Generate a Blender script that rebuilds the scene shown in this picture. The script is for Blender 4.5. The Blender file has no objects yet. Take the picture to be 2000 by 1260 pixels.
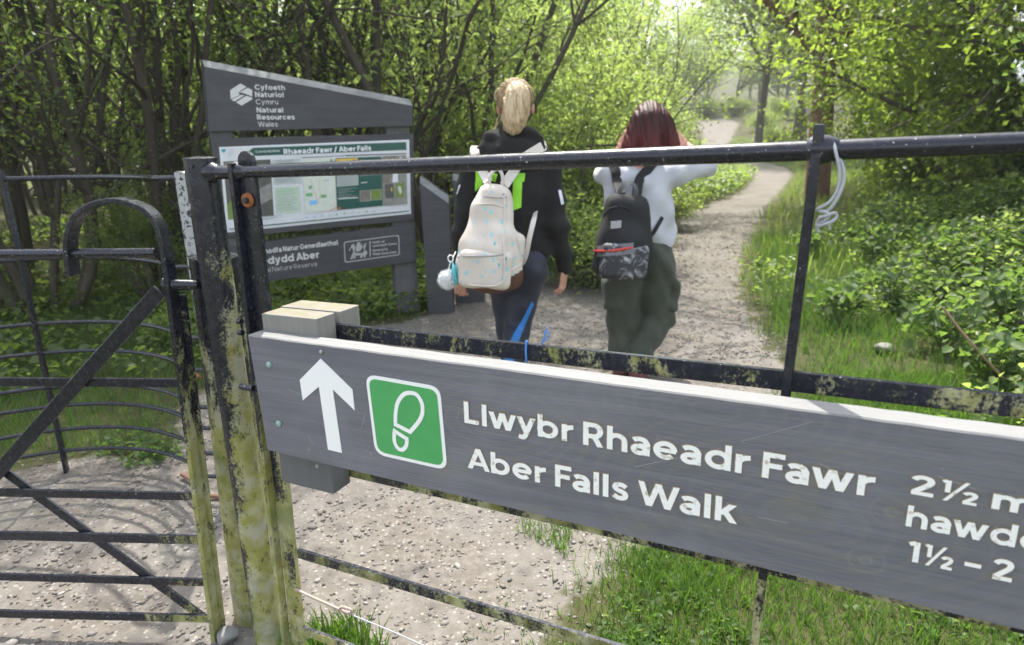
import bpy, bmesh, math
import numpy as np
from mathutils import Vector, Matrix

# ------------------------------------------------------------------ camera, world, sun, exposure
SC = bpy.context.scene
COL = SC.collection
F_PX, CAM_H = 1280.0, 1.35
PITCH, ROLL = math.radians(15.1), math.radians(1.2)
FWD = np.array([0, math.cos(PITCH), -math.sin(PITCH)])
_r = np.array([1.0, 0, 0]); _u = np.cross(_r, FWD)
RT = math.cos(ROLL) * _r - math.sin(ROLL) * _u
UP = math.sin(ROLL) * _r + math.cos(ROLL) * _u
O = np.array([0, 0, CAM_H])
cam_d = bpy.data.cameras.new('camera'); cam = bpy.data.objects.new('camera', cam_d); COL.objects.link(cam)
cam.matrix_world = Matrix([[RT[0], UP[0], -FWD[0], 0], [RT[1], UP[1], -FWD[1], 0], [RT[2], UP[2], -FWD[2], CAM_H], [0, 0, 0, 1]])
cam_d.sensor_width = 36; cam_d.lens = F_PX / 2000 * 36
cam_d.clip_start = 0.05; cam_d.clip_end = 600
cam_d.dof.use_dof = True; cam_d.dof.focus_distance = 1.5; cam_d.dof.aperture_fstop = 4.5
SC.camera = cam

SUN_EL, SUN_AZ = 61.0, -8.0        # azimuth from +Y, negative = to the left
wd = bpy.data.worlds.new('World'); SC.world = wd; wd.use_nodes = True
wn = wd.node_tree.nodes; wl = wd.node_tree.links
sky = wn.new('ShaderNodeTexSky'); sky.sky_type = 'NISHITA'; sky.sun_disc = False
sky.sun_elevation = math.radians(SUN_EL); sky.sun_rotation = math.radians(SUN_AZ)
sky.air_density = 1.2; sky.dust_density = 2.5; sky.ozone_density = 1.0
_bw = wn.new('ShaderNodeRGBToBW'); _mx = wn.new('ShaderNodeMix'); _mx.data_type = 'RGBA'; _mx.inputs[0].default_value = 0.62   # bright thin cloud: a paler sky
wl.new(sky.outputs[0], _bw.inputs[0]); wl.new(sky.outputs[0], _mx.inputs[6]); wl.new(_bw.outputs[0], _mx.inputs[7])
wl.new(_mx.outputs[2], wn['Background'].inputs[0]); wn['Background'].inputs[1].default_value = 0.15
sun_d = bpy.data.lights.new('sun', 'SUN'); sun_d.energy = 2.3; sun_d.angle = math.radians(0.6); sun_d.color = (1.0, 0.95, 0.86)
sun = bpy.data.objects.new('sun', sun_d); COL.objects.link(sun)
_el, _az = math.radians(SUN_EL), math.radians(SUN_AZ)
SUNV = Vector((math.cos(_el) * math.sin(_az), math.cos(_el) * math.cos(_az), math.sin(_el)))
sun.rotation_euler = SUNV.to_track_quat('Z', 'Y').to_euler()
SC.view_settings.view_transform = 'Standard'; SC.view_settings.look = 'None'
SC.view_settings.exposure = 2.03; SC.view_settings.gamma = 1.0
SC.cycles.max_bounces = 10; SC.cycles.diffuse_bounces = 7; SC.cycles.transmission_bounces = 6
SC.cycles.glossy_bounces = 2; SC.cycles.caustics_reflective = False; SC.cycles.caustics_refractive = False
SC.cycles.use_denoising = True

# ------------------------------------------------------------------ surveying helpers: where a sight line meets a real plane
def ray(x, y): return RT * (x - 1000) / F_PX - UP * (y - 630) / F_PX + FWD
def on_plane(x, y, p, n):
    d = ray(x, y); return O + d * (np.dot(p - O, n) / np.dot(d, n))
def on_z(x, y, z=0.0):
    d = ray(x, y); return O + d * ((z - CAM_H) / d[2])
def on_y(x, y, Y):
    d = ray(x, y); return O + d * (Y / d[1])
def unit(v): v = np.asarray(v, float); return v / np.linalg.norm(v)
def sstep(a, b, x):
    t = np.clip((x - a) / (b - a), 0, 1); return t * t * (3 - 2 * t)

# ------------------------------------------------------------------ object helpers
WM = {}
def root(name, label, cat, loc=(0, 0, 0), group=None, matrix=None):
    o = bpy.data.objects.new(name, None); COL.objects.link(o); o.empty_display_size = 0.1
    M = matrix if matrix is not None else Matrix.Translation(Vector([float(v) for v in loc]))
    o.matrix_world = M; WM[o] = M
    o['label'] = label; o['category'] = cat
    if group: o['group'] = group
    return o
def tag(o, label, cat, group=None):
    o['label'] = label; o['category'] = cat
    if group: o['group'] = group
    return o
def link_mesh(name, me, mats, parent=None):
    for m in (mats if isinstance(mats, (list, tuple)) else [mats]): me.materials.append(m)
    o = bpy.data.objects.new(name, me); COL.objects.link(o)
    if parent is not None:
        inv = WM[parent].inverted(); me.transform(inv); o.parent = parent; WM[o] = WM[parent]
    else: WM[o] = Matrix.Identity(4)
    return o
def frame(ax):
    ax = unit(ax); h = np.array([0, 0, 1.0]) if abs(ax[2]) < 0.95 else np.array([1.0, 0, 0])
    a = unit(np.cross(h, ax)); return a, np.cross(ax, a)
class MB:
    def __init__(s): s.v = []; s.f = []; s.m = []
    def add(s, vs, fs, mi=0):
        b = len(s.v); s.v += [tuple(map(float, v)) for v in vs]
        for f in fs: s.f.append([i + b for i in f]); s.m.append(mi)
        return s
    def hexa(s, q, mi=0):   # eight corners, bottom four then top four
        return s.add(q, [(0, 3, 2, 1), (4, 5, 6, 7), (0, 1, 5, 4), (1, 2, 6, 5), (2, 3, 7, 6), (3, 0, 4, 7)], mi)
    def box(s, c, ax, ay, az, mi=0):
        c, ax, ay, az = [np.asarray(k, float) for k in (c, ax, ay, az)]
        return s.hexa([c + sx * ax + sy * ay + sz * az for sz in (-1, 1) for sx, sy in ((-1, -1), (1, -1), (1, 1), (-1, 1))], mi)
    def beam(s, p0, p1, wdir, w, t, mi=0):
        p0 = np.asarray(p0, float); p1 = np.asarray(p1, float); ax = unit(p1 - p0)
        wd_ = np.asarray(wdir, float); wd_ = unit(wd_ - ax * np.dot(wd_, ax)); td = np.cross(ax, wd_)
        return s.box((p0 + p1) / 2, wd_ * w / 2, td * t / 2, (p1 - p0) / 2, mi)
    def tube(s, pts, r, n=10, mi=0, caps=True):
        pts = [np.asarray(p, float) for p in pts]; k = len(pts)
        rr = r if isinstance(r, (list, tuple, np.ndarray)) else [r] * k
        vs = []; a = None
        for i, p in enumerate(pts):
            ax = unit(pts[min(i + 1, k - 1)] - pts[max(i - 1, 0)])
            if a is None: a, b = frame(ax)
            else: a = unit(a - ax * np.dot(a, ax)); b = np.cross(ax, a)
            for j in range(n):
                t = 2 * math.pi * j / n; vs.append(p + rr[i] * (math.cos(t) * a + math.sin(t) * b))
        fs = [(i * n + j, i * n + (j + 1) % n, (i + 1) * n + (j + 1) % n, (i + 1) * n + j) for i in range(k - 1) for j in range(n)]
        if caps: fs += [tuple(range(n - 1, -1, -1)), tuple((k - 1) * n + j for j in range(n))]
        return s.add(vs, fs, mi)
    def prism(s, poly, off, mi=0):    # a flat polygon given thickness
        n = len(poly); off = np.asarray(off, float); vs = [np.asarray(p, float) for p in poly]
        vs = vs + [v + off for v in vs]
        fs = [tuple(range(n)), tuple(range(2 * n - 1, n - 1, -1))] + [(i, (i + 1) % n + 0, (i + 1) % n + n, i + n) for i in range(n)]
        return s.add(vs, fs, mi)
    def build(s, name, mats, parent=None, smooth=False, bevel=0.0, segs=2, tri=False):
        me = bpy.data.meshes.new(name); me.from_pydata(s.v, [], s.f); me.update()
        for p, mi in zip(me.polygons, s.m): p.material_index = mi
        bm = bmesh.new(); bm.from_mesh(me)
        bmesh.ops.recalc_face_normals(bm, faces=bm.faces)
        if tri: bmesh.ops.triangulate(bm, faces=[f for f in bm.faces if len(f.verts) > 4])
        if bevel > 0:
            es = [e for e in bm.edges if len(e.link_faces) == 2 and e.calc_face_angle(0) > 0.6]
            bmesh.ops.bevel(bm, geom=es, offset=bevel, segments=segs, affect='EDGES', profile=0.5, clamp_overlap=True)
        if smooth:
            for f in bm.faces: f.smooth = True
            for e in bm.edges:
                if len(e.link_faces) == 2 and e.calc_face_angle(0) > 0.7: e.smooth = False
        bm.to_mesh(me); bm.free()
        return link_mesh(name, me, mats, parent)
def arr_mesh(name, verts, faces, smooth=False, rnd=None):   # numpy arrays, all faces the same size
    verts = np.ascontiguousarray(verts, np.float32); faces = np.ascontiguousarray(faces, np.int32); k = faces.shape[1]
    me = bpy.data.meshes.new(name); me.vertices.add(len(verts)); me.vertices.foreach_set('co', verts.ravel())
    me.loops.add(faces.size); me.loops.foreach_set('vertex_index', faces.ravel())
    me.polygons.add(len(faces)); me.polygons.foreach_set('loop_start', np.arange(0, faces.size, k, dtype=np.int32))
    if smooth: me.polygons.foreach_set('use_smooth', np.ones(len(faces), bool))
    me.update(calc_edges=True)
    if rnd is not None:
        at = me.attributes.new('rnd', 'FLOAT', 'FACE'); at.data.foreach_set('value', np.ascontiguousarray(rnd, np.float32))
    return me

# ------------------------------------------------------------------ material helpers
class NT:
    def __init__(s, name):
        s.m = bpy.data.materials.new(name); s.m.use_nodes = True; s.t = s.m.node_tree; s.b = s.t.nodes['Principled BSDF']
    def n(s, ty, **kw):
        nd = s.t.nodes.new('ShaderNode' + ty)
        for k, v in kw.items():
            if k.startswith('_'): nd.inputs[k[1:].replace('_', ' ')].default_value = v
            else: setattr(nd, k, v)
        return nd
    def l(s, a, b): s.t.links.new(a, b)
    def pos(s): return s.n('NewGeometry').outputs['Position']
    def obj(s): return s.n('TexCoord').outputs['Object']
    def mapped(s, src, scale):
        mp = s.n('Mapping'); mp.inputs['Scale'].default_value = scale; s.l(src, mp.inputs['Vector']); return mp.outputs[0]
    def noise(s, vec, scale, detail=4, rough=0.55, dist=0.0):
        nd = s.n('TexNoise', _Scale=scale, _Detail=detail, _Roughness=rough, _Distortion=dist); s.l(vec, nd.inputs['Vector']); return nd.outputs['Fac']
    def ramp(s, fac, stops):
        r = s.n('ValToRGB'); e = r.color_ramp.elements
        while len(e) < len(stops): e.new(0.5)
        for q, (p, c) in zip(e, stops): q.position = p; q.color = tuple(c)[:3] + (1,)
        s.l(fac, r.inputs['Fac']); return r.outputs['Color']
    def mix(s, fac, a, b):
        m = s.n('Mix', data_type='RGBA')
        for key, v in ((0, fac), (6, a), (7, b)):
            if hasattr(v, 'is_output'): s.l(v, m.inputs[key])
            else: m.inputs[key].default_value = v if key == 0 else tuple(v)[:3] + (1,)
        return m.outputs[2]
    def math(s, op, a, b=None, c=None, clamp=False):
        m = s.n('Math', operation=op, use_clamp=clamp)
        for i, v in enumerate((a, b, c)):
            if v is None: continue
            if hasattr(v, 'is_output'): s.l(v, m.inputs[i])
            else: m.inputs[i].default_value = v
        return m.outputs[0]
    def maprange(s, v, a, b, c=0.0, d=1.0):
        m = s.n('MapRange', interpolation_type='SMOOTHSTEP'); s.l(v, m.inputs[0])
        for i, k in enumerate((a, b, c, d)): m.inputs[i + 1].default_value = k
        return m.outputs[0]
    def bump(s, h, strength=0.3, dist=0.01):
        b = s.n('Bump', _Strength=strength, _Distance=dist); s.l(h, b.inputs['Height']); s.l(b.outputs[0], s.b.inputs['Normal'])
    def col(s, c):
        if hasattr(c, 'is_output'): s.l(c, s.b.inputs['Base Color'])
        else: s.b.inputs['Base Color'].default_value = tuple(c)[:3] + (1,)
    def rough(s, r):
        if hasattr(r, 'is_output'): s.l(r, s.b.inputs['Roughness'])
        else: s.b.inputs['Roughness'].default_value = r

def plain(name, c, r=0.6, noise=0.0, scale=40.0, metal=0.0, bump=0.0):
    t = NT(name); t.rough(r); t.b.inputs['Metallic'].default_value = metal
    if noise > 0 or bump > 0:
        nz = t.noise(t.obj(), scale, 5)
        t.col(t.mix(nz, [k * (1 - noise) for k in c], [min(1, k * (1 + noise)) for k in c]))
        if bump > 0: t.bump(nz, bump, 0.01)
    else: t.col(c)
    return t.m

def iron(name, lo, hi, z0, z1, chips=0.5, lichen=(0.25, 0.245, 0.060), grey=0.25, side=0.0, xg=None):
    """black gloss paint with chips and a skin of yellow green lichen; lo..hi = how much lichen at heights z0..z1"""
    t = NT(name); p = t.pos(); sep = t.n('SeparateXYZ'); t.l(p, sep.inputs[0])
    g = t.n('MapRange'); t.l(sep.outputs[2], g.inputs[0])
    for i, k in enumerate((z0, z1, lo, hi)): g.inputs[i + 1].default_value = k
    stretched = t.mapped(p, (1, 1, 0.45))
    n1 = t.noise(stretched, 17, 9, 0.70, 0.4); n2 = t.noise(p, 150, 6, 0.65)
    s = t.math('ADD', t.math('MULTIPLY', n1, 0.75), t.math('MULTIPLY', n2, 0.42))
    s = t.math('ADD', s, g.outputs[0])
    if side:      # more growth on the flank that stays damp
        dt = t.n('VectorMath', operation='DOT_PRODUCT'); t.l(t.n('NewGeometry').outputs['Normal'], dt.inputs[0]); dt.inputs[1].default_value = (0.95, -0.3, 0)
        s = t.math('ADD', s, t.math('MULTIPLY', dt.outputs['Value'], side))
    nq = t.n('SeparateXYZ'); t.l(t.n('NewGeometry').outputs['Normal'], nq.inputs[0]); s = t.math('SUBTRACT', s, t.maprange(nq.outputs[2], 0.6, 0.95, 0.0, 0.40))     # rain-washed tops stay black
    if xg: s = t.math('ADD', s, t.maprange(sep.outputs[0], xg[0], xg[1], 0.0, xg[2]))
    mask = t.maprange(s, 0.94, 1.05)
    lc = t.mix(t.maprange(t.noise(p, 22, 4), 0.35, 0.7), lichen, (0.40, 0.39, 0.19))
    lc = t.mix(t.maprange(t.noise(t.mapped(p, (1, 1, 0.6)), 36, 9, 0.78), 0.54, 0.63), lc, (0.035, 0.035, 0.028))
    lc = t.mix(t.maprange(t.noise(p, 9, 5), 0.5, 0.68), lc, (0.17, 0.19, 0.05))
    lc = t.mix(t.math('MULTIPLY', t.maprange(t.noise(p, 11, 6, 0.65), 0.42, 0.66), grey), lc, (0.34, 0.325, 0.27))
    cn = t.maprange(t.noise(p, 210, 3, 0.6), 0.735 - 0.05 * chips, 0.75 - 0.05 * chips)
    cn2 = t.maprange(t.noise(t.mapped(p, (1, 1, 1)), 46, 8, 0.8), 0.72 - 0.05 * chips, 0.735 - 0.05 * chips)
    nz = t.n('SeparateXYZ'); t.l(t.n('NewGeometry').outputs['Normal'], nz.inputs[0])
    cn2 = t.math('MULTIPLY', cn2, t.maprange(nz.outputs[2], -0.2, 0.6, 0.15, 1.0))
    cm = t.math('MAXIMUM', cn, cn2, clamp=True)
    base = t.mix(t.noise(p, 30, 5), (0.008, 0.009, 0.015), (0.019, 0.021, 0.032))
    c = t.mix(cm, base, (0.55, 0.55, 0.56)); c = t.mix(mask, c, lc); t.col(c)
    rr = t.maprange(t.noise(p, 60, 4), 0.3, 0.7, 0.16, 0.34)
    m = t.n('Mix'); t.l(mask, m.inputs[0]); t.l(rr, m.inputs[2]); m.inputs[3].default_value = 0.92; t.l(m.outputs[0], t.b.inputs['Roughness'])
    t.bump(t.math('ADD', t.math('MULTIPLY', n2, 0.5), t.math('MULTIPLY', mask, 0.8)), 0.28, 0.002)
    return t.m

def leafmat(name, stops, trans=0.45, tcol=(0.22, 0.34, 0.03), rough=0.42, spec=0.5):
    t = NT(name); at = t.n('Attribute', attribute_name='rnd')
    oi = t.n('ObjectInfo'); f = t.math('ADD', t.math('MULTIPLY', at.outputs['Fac'], 0.82), t.math('MULTIPLY', oi.outputs['Random'], 0.18))
    c = t.ramp(f, stops); t.col(c); t.rough(rough); t.b.inputs['Specular IOR Level'].default_value = spec
    tr = t.n('BsdfTranslucent'); tc = t.n('Mix', data_type='RGBA', blend_type='MULTIPLY'); tc.inputs[0].default_value = 1.0
    gain = t.n('Mix', data_type='RGBA', blend_type='ADD'); gain.inputs[0].default_value = 1.0
    t.l(c, gain.inputs[6]); gain.inputs[7].default_value = tcol + (1,); t.l(gain.outputs[2], tc.inputs[6]); tc.inputs[7].default_value = (0.9, 0.95, 0.8, 1)
    t.l(tc.outputs[2], tr.inputs['Color'])
    ms = t.n('MixShader'); ms.inputs[0].default_value = trans
    t.l(t.b.outputs[0], ms.inputs[1]); t.l(tr.outputs[0], ms.inputs[2])
    t.l(ms.outputs[0], t.t.nodes['Material Output'].inputs['Surface'])
    return t.m

def painted_wood(name, c0, c1, sc=(3, 60, 60), scratch=0.5, light=(0.42, 0.42, 0.42), rough=0.5):
    t = NT(name); ob = t.obj()
    gr = t.noise(t.mapped(ob, sc), 1.0, 7, 0.65, 0.6); fine = t.noise(t.mapped(ob, (sc[0] * 2.2, sc[1] * 5, sc[2] * 5)), 1.0, 5, 0.7)
    c = t.mix(t.maprange(gr, 0.3, 0.7), c0, c1)
    c = t.mix(t.math('MULTIPLY', t.maprange(t.noise(ob, 5.5, 6, 0.6, 0.8), 0.45, 0.75), 0.35), c, [k * 1.35 for k in c1])
    sm = t.math('MULTIPLY', t.maprange(fine, 0.66, 0.74), scratch)
    c = t.mix(sm, c, light)
    sp = t.maprange(t.noise(ob, 55, 4, 0.6), 0.72, 0.74)
    c = t.mix(t.math('MULTIPLY', sp, scratch), c, (0.5, 0.5, 0.48)); t.col(c); t.rough(rough)
    if name == 'sign_grey_paint':      # faint olive staining, knots and long pale scratches
        stn = t.maprange(t.noise(t.mapped(ob, (3, 3, 7)), 1.0, 6, 0.6, 1.5), 0.56, 0.78); c = t.mix(t.math('MULTIPLY', stn, 0.45), c, (0.20, 0.19, 0.12))
        wv = t.n('TexWave', wave_type='BANDS', bands_direction='Z', _Scale=48.0, _Distortion=14.0, _Detail=3.0); wv.inputs['Detail Scale'].default_value = 0.35; t.l(t.mapped(ob, (0.55, 1, 1)), wv.inputs['Vector']); c = t.mix(t.math('MULTIPLY', t.maprange(wv.outputs['Fac'], 0.80, 0.98), t.maprange(t.noise(ob, 3.2, 4), 0.42, 0.66, 0.03, 0.26)), c, (0.27, 0.27, 0.25))
        for (ku, kv, kr, fr, cc_, st_, sx_) in KNOTS:      # knots and the growth rings round them
            sp3 = t.n('SeparateXYZ'); t.l(ob, sp3.inputs[0]); du = t.math('MULTIPLY', t.math('SUBTRACT', sp3.outputs[0], ku), sx_); dv_ = t.math('SUBTRACT', sp3.outputs[2], kv)
            dd_ = t.math('SQRT', t.math('ADD', t.math('MULTIPLY', du, du), t.math('MULTIPLY', dv_, dv_))); dn = t.math('ADD', dd_, t.math('MULTIPLY', t.math('SUBTRACT', t.noise(ob, 14, 4), 0.5), min(kr * 0.6, 0.022)))
            rg_ = t.maprange(t.math('SINE', t.math('MULTIPLY', dn, fr)), 0.35, 0.95); fall = t.maprange(dd_, kr, kr * 0.35)
            c = t.mix(t.math('MULTIPLY', t.math('MULTIPLY', rg_, fall), st_), c, cc_)
        lon = t.maprange(t.noise(t.mapped(ob, (1.2, 420, 420)), 1.0, 3, 0.6), 0.66, 0.74); c = t.mix(t.math('MULTIPLY', lon, 0.35), c, (0.34, 0.34, 0.34))
        scu = t.math('MULTIPLY', t.maprange(t.noise(ob, 9, 5, 0.6), 0.62, 0.74), t.maprange(t.noise(t.mapped(ob, (60, 160, 160)), 1.0, 5, 0.7), 0.52, 0.64)); c = t.mix(t.math('MULTIPLY', scu, 0.6), c, (0.36, 0.36, 0.36)); t.col(c)
    t.bump(t.math('ADD', gr, t.math('MULTIPLY', fine, 0.7)), 0.35, 0.003)
    return t.m

# ------------------------------------------------------------------ lettering
_fm = {}
def text_mesh(s, size=1.0, bold=0.0):
    cu = bpy.data.curves.new('t', 'FONT'); cu.body = s; cu.size = size; cu.offset = bold; cu.resolution_u = 5; cu.fill_mode = 'FRONT'
    o = bpy.data.objects.new('t', cu); COL.objects.link(o)
    dg = bpy.context.evaluated_depsgraph_get(); me = bpy.data.meshes.new_from_object(o.evaluated_get(dg))
    vs = np.array([v.co[:] for v in me.vertices]) if len(me.vertices) else np.zeros((0, 3)); fs = [tuple(p.vertices) for p in me.polygons]
    bpy.data.objects.remove(o); bpy.data.curves.remove(cu); bpy.data.meshes.remove(me)
    return vs, fs
def put_text(mb, s, a, b, cap, to, z, mi=0, bold=0.0, ref=None, grow=0.0, dx=0.0, dy=0.0):
    """lettering whose baseline runs from a to b (plane coordinates); to(u, v, z) gives the point in space; ref = the part of s that spans a..b"""
    a = np.array(a, float); b = np.array(b, float); L = np.linalg.norm(b - a); e = (b - a) / L; n = np.array([-e[1], e[0]])
    H, _ = text_mesh('H', 1.0); capu = H[:, 1].max()
    sz = cap / capu; vs, fs = text_mesh(s, 1.0, bold + grow)
    V0, _ = text_mesh(s, 1.0, bold)
    x0, x1 = V0[:, 0].min(), V0[:, 0].max()
    if ref is not None:
        W, _ = text_mesh(ref, 1.0, bold); w = W[:, 0].max() - W[:, 0].min(); x0 = x1 - w
    sx = L / (x1 - x0)
    pts = [to(*(a + e * ((v[0] - x0) * sx + dx) + n * (v[1] * sz + dy)), z) for v in vs]
    mb.add(pts, fs, mi)

# ------------------------------------------------------------------ materials
M = {}
M['iron_rail'] = iron('black_rail_paint', -0.12, -0.12, 0, 1, chips=0.9)
M['iron_bar'] = iron('black_bar_paint_lichen', 0.48, -0.10, 0.5, 1.15, chips=0.55)
M['iron_bar_mid'] = iron('black_bar_paint_patchy_lichen', 0.35, 0.35, 0, 1, chips=0.5)
M['iron_low'] = iron('lichened_low_bar_paint', 0.42, 0.42, 0, 1, chips=0.1, lichen=(0.16, 0.155, 0.045), grey=0.4)
M['iron_post'] = iron('gate_post_paint', 0.50, 0.15, 0.30, 1.30, chips=0.35, grey=0.8, side=0.19)
M['iron_short'] = iron('short_post_paint', 0.52, 0.26, 0.45, 1.12, chips=0.35, grey=0.6)
M['iron_leaf'] = iron('swing_gate_paint', 0.55, 0.30, 0.25, 1.1, chips=0.4)
M['iron_leafbar'] = iron('swing_gate_bar_paint', 0.20, -0.12, 0.0, 0.8, chips=0.5, xg=(-1.35, -0.88, 0.30))
M['iron_stile'] = iron('swing_gate_stile_paint', 0.50, 0.06, 0.45, 1.15, chips=0.9, side=0.12)
M['iron_hoop'] = iron('enclosure_paint', -0.03, -0.12, 0.0, 1.0, chips=0.5)
M['wire'] = plain('galvanised_wire', (0.42, 0.42, 0.44), 0.4, 0.25, 60, metal=0.4)
M['rope'] = plain('grey_plastic_wire', (0.36, 0.37, 0.39), 0.5, 0.15, 80)
M['blue'] = plain('blue_twine', (0.08, 0.25, 0.62), 0.6, 0.2, 90)
M['rust'] = plain('rusty_steel', (0.30, 0.10, 0.03), 0.85, 0.6, 60, bump=0.4)
M['dark_bolt'] = plain('dark_bolt', (0.03, 0.025, 0.022), 0.6, 0.4, 80)
M['zinc'] = plain('verdigris_screw', (0.30, 0.46, 0.40), 0.5, 0.25, 200, metal=0.3)
M['steel'] = plain('dull_steel', (0.40, 0.40, 0.38), 0.45, 0.2, 100, metal=0.5)

# ------------------------------------------------------------------ terrain
def terrain_base(x, y):
    d = np.maximum(0, np.minimum(y, 60) - 18)
    h = 0.0019 * d * d + np.maximum(0, y - 60) * 0.09 + np.maximum(0, y - 70) * 0.05
    return h
_xr_px = [(980, 1260), (1300, 1000), (1530, 780), (1495, 660), (1450, 590), (1440, 540), (1450, 490), (1500, 400), (1545, 345)]
_xr = np.array([on_z(*q)[:2] for q in _xr_px])
def x_right(y): return np.interp(y, _xr[:, 1], _xr[:, 0])
def terrain(x, y):
    x = np.asarray(x, float); y = np.asarray(y, float)
    h = terrain_base(x, y)
    h = h + 0.55 * sstep(0.5, 3.2, x - x_right(y)) * sstep(2.6, 5.0, y) * (1 - sstep(17, 26, y))
    h = h + 0.5 * sstep(-2.6, -7.0, x) * sstep(4.5, 8, y)
    h = h + 0.02 * np.sin(x * 1.7 + 0.6) * np.sin(y * 1.3) * sstep(0.0, 1.0, np.abs(y - 3.3))
    return h
def on_ground(px, py):
    d = ray(px, py); d = d / d[1]
    t = 0.5
    while t < 250:
        p = O + d * t
        if p[2] < float(terrain(p[0], p[1])): return p
        t *= 1.004
    return O + d * 120
_poly_px = [(1402, 231), (1336, 238), (1372, 256), (1374, 285), (1412, 305), (1476, 330), (1470, 352), (1440, 380), (1345, 415), (1230, 470), (1120, 502), (1040, 508),
            (960, 520), (910, 560), (880, 600), (790, 630), (700, 640), (560, 700), (430, 755), (378, 775), (366, 820), (340, 880), (250, 893), (150, 897), (0, 925), (-600, 1010),
            (-1500, 1700), (300, 2600), (900, 2000), (1010, 1260), (1140, 1150), (1270, 1070), (1380, 940), (1520, 785), (1530, 715), (1492, 660), (1450, 590), (1440, 540), (1452, 490), (1500, 400), (1548, 345),
            (1538, 330), (1445, 302), (1424, 284), (1436, 256), (1446, 238)]
GPOLY = np.array([(on_ground(*q) if q[1] < 700 else on_z(*q))[:2] for q in _poly_px])
def gravel_sd(x, y):          # > 0 inside the trodden gravel, in metres
    x = np.asarray(x, float).ravel(); y = np.asarray(y, float).ravel()
    best = np.full(x.shape, 1e9); ins = np.zeros(x.shape, bool)
    n = len(GPOLY)
    for i in range(n):
        ax_, ay_ = GPOLY[i]; bx, by = GPOLY[(i + 1) % n]
        dx, dy = bx - ax_, by - ay_
        t = np.clip(((x - ax_) * dx + (y - ay_) * dy) / (dx * dx + dy * dy + 1e-12), 0, 1)
        best = np.minimum(best, (x - ax_ - t * dx) ** 2 + (y - ay_ - t * dy) ** 2)
        c = (ay_ > y) != (by > y)
        xi = ax_ + (y - ay_) * dx / (dy if abs(dy) > 1e-12 else 1e-12)
        ins ^= c & (x < xi)
    return np.where(ins, 1, -1) * np.sqrt(best)
def _lines(lo, hi, step, far_lo, far_hi, g=1.09):
    a = list(np.arange(lo, hi + 1e-6, step)); s = step; v = a[-1]
    while v < far_hi: s *= g; v += s; a.append(v)
    s = step; v = a[0]; b = []
    while v > far_lo: s *= g; v -= s; b.append(v)
    return np.array(b[::-1] + a)
gx = _lines(-3.6, 4.2, 0.05, -170, 170); gy = _lines(0.6, 11, 0.05, -12, 260, 1.045)
GX, GY = np.meshgrid(gx, gy, indexing='ij'); gv = np.stack([GX, GY, terrain(GX, GY)], -1).reshape(-1, 3)
_rg = np.random.default_rng(5)
gv[:, 2] += (_rg.random(len(gv)) - 0.5) * np.where(gv[:, 1] > 4.5, 0.003, 0.007) * (np.abs(gv[:, 0]) < 5) * (gv[:, 1] < 12)
nx, ny = GX.shape; ii = np.arange(nx - 1)[:, None] * ny + np.arange(ny - 1)[None, :]
gf = np.stack([ii, ii + ny, ii + ny + 1, ii + 1], -1).reshape(-1, 4)
me = arr_mesh('ground', gv, gf, smooth=True)
at = me.attributes.new('gravel', 'FLOAT', 'POINT')
gsd = gravel_sd(gv[:, 0], gv[:, 1]); at.data.foreach_set('value', np.clip(gsd / (0.35 + 0.02 * np.abs(gv[:, 1])) + 0.5, 0, 1).astype(np.float32))
t = NT('trodden_ground'); p = t.pos()
av = t.n('Attribute', attribute_name='gravel').outputs['Fac']
mask = t.maprange(t.math('ADD', av, t.math('MULTIPLY', t.math('SUBTRACT', t.noise(p, 5, 6, 0.6), 0.5), 1.1)), 0.42, 0.58)
dirt = t.mix(t.maprange(t.noise(p, 1.6, 6, 0.6), 0.38, 0.62), (0.124, 0.107, 0.090), (0.158, 0.146, 0.131))
dirt = t.mix(t.maprange(t.noise(p, 28, 6, 0.7), 0.4, 0.7), dirt, (0.185, 0.168, 0.151))
vo = t.n('TexVoronoi', _Scale=70.0); t.l(p, vo.inputs['Vector'])
vs_ = t.n('SeparateColor'); t.l(vo.outputs['Color'], vs_.inputs[0])
st = t.math('MULTIPLY', t.maprange(vs_.outputs[0], 0.62, 0.7), t.maprange(vo.outputs['Distance'], 0.5, 0.3))
dirt = t.mix(st, dirt, t.mix(vs_.outputs[1], (0.13, 0.117, 0.105), (0.30, 0.275, 0.25)))
soil = t.mix(t.noise(p, 9, 6), (0.045, 0.040, 0.020), (0.075, 0.080, 0.030))
t.col(t.mix(mask, soil, dirt)); t.rough(0.95); t.b.inputs['Specular IOR Level'].default_value = 0.2
t.bump(t.math('ADD', t.math('MULTIPLY', st, 0.8), t.math('MULTIPLY', t.noise(p, 30, 8, 0.75), 1.0)), 0.35, 0.007)
g = link_mesh('ground', me, t.m); g['kind'] = 'structure'; g['label'] = 'trodden earth and gravel path with grassy woodland floor'

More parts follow.
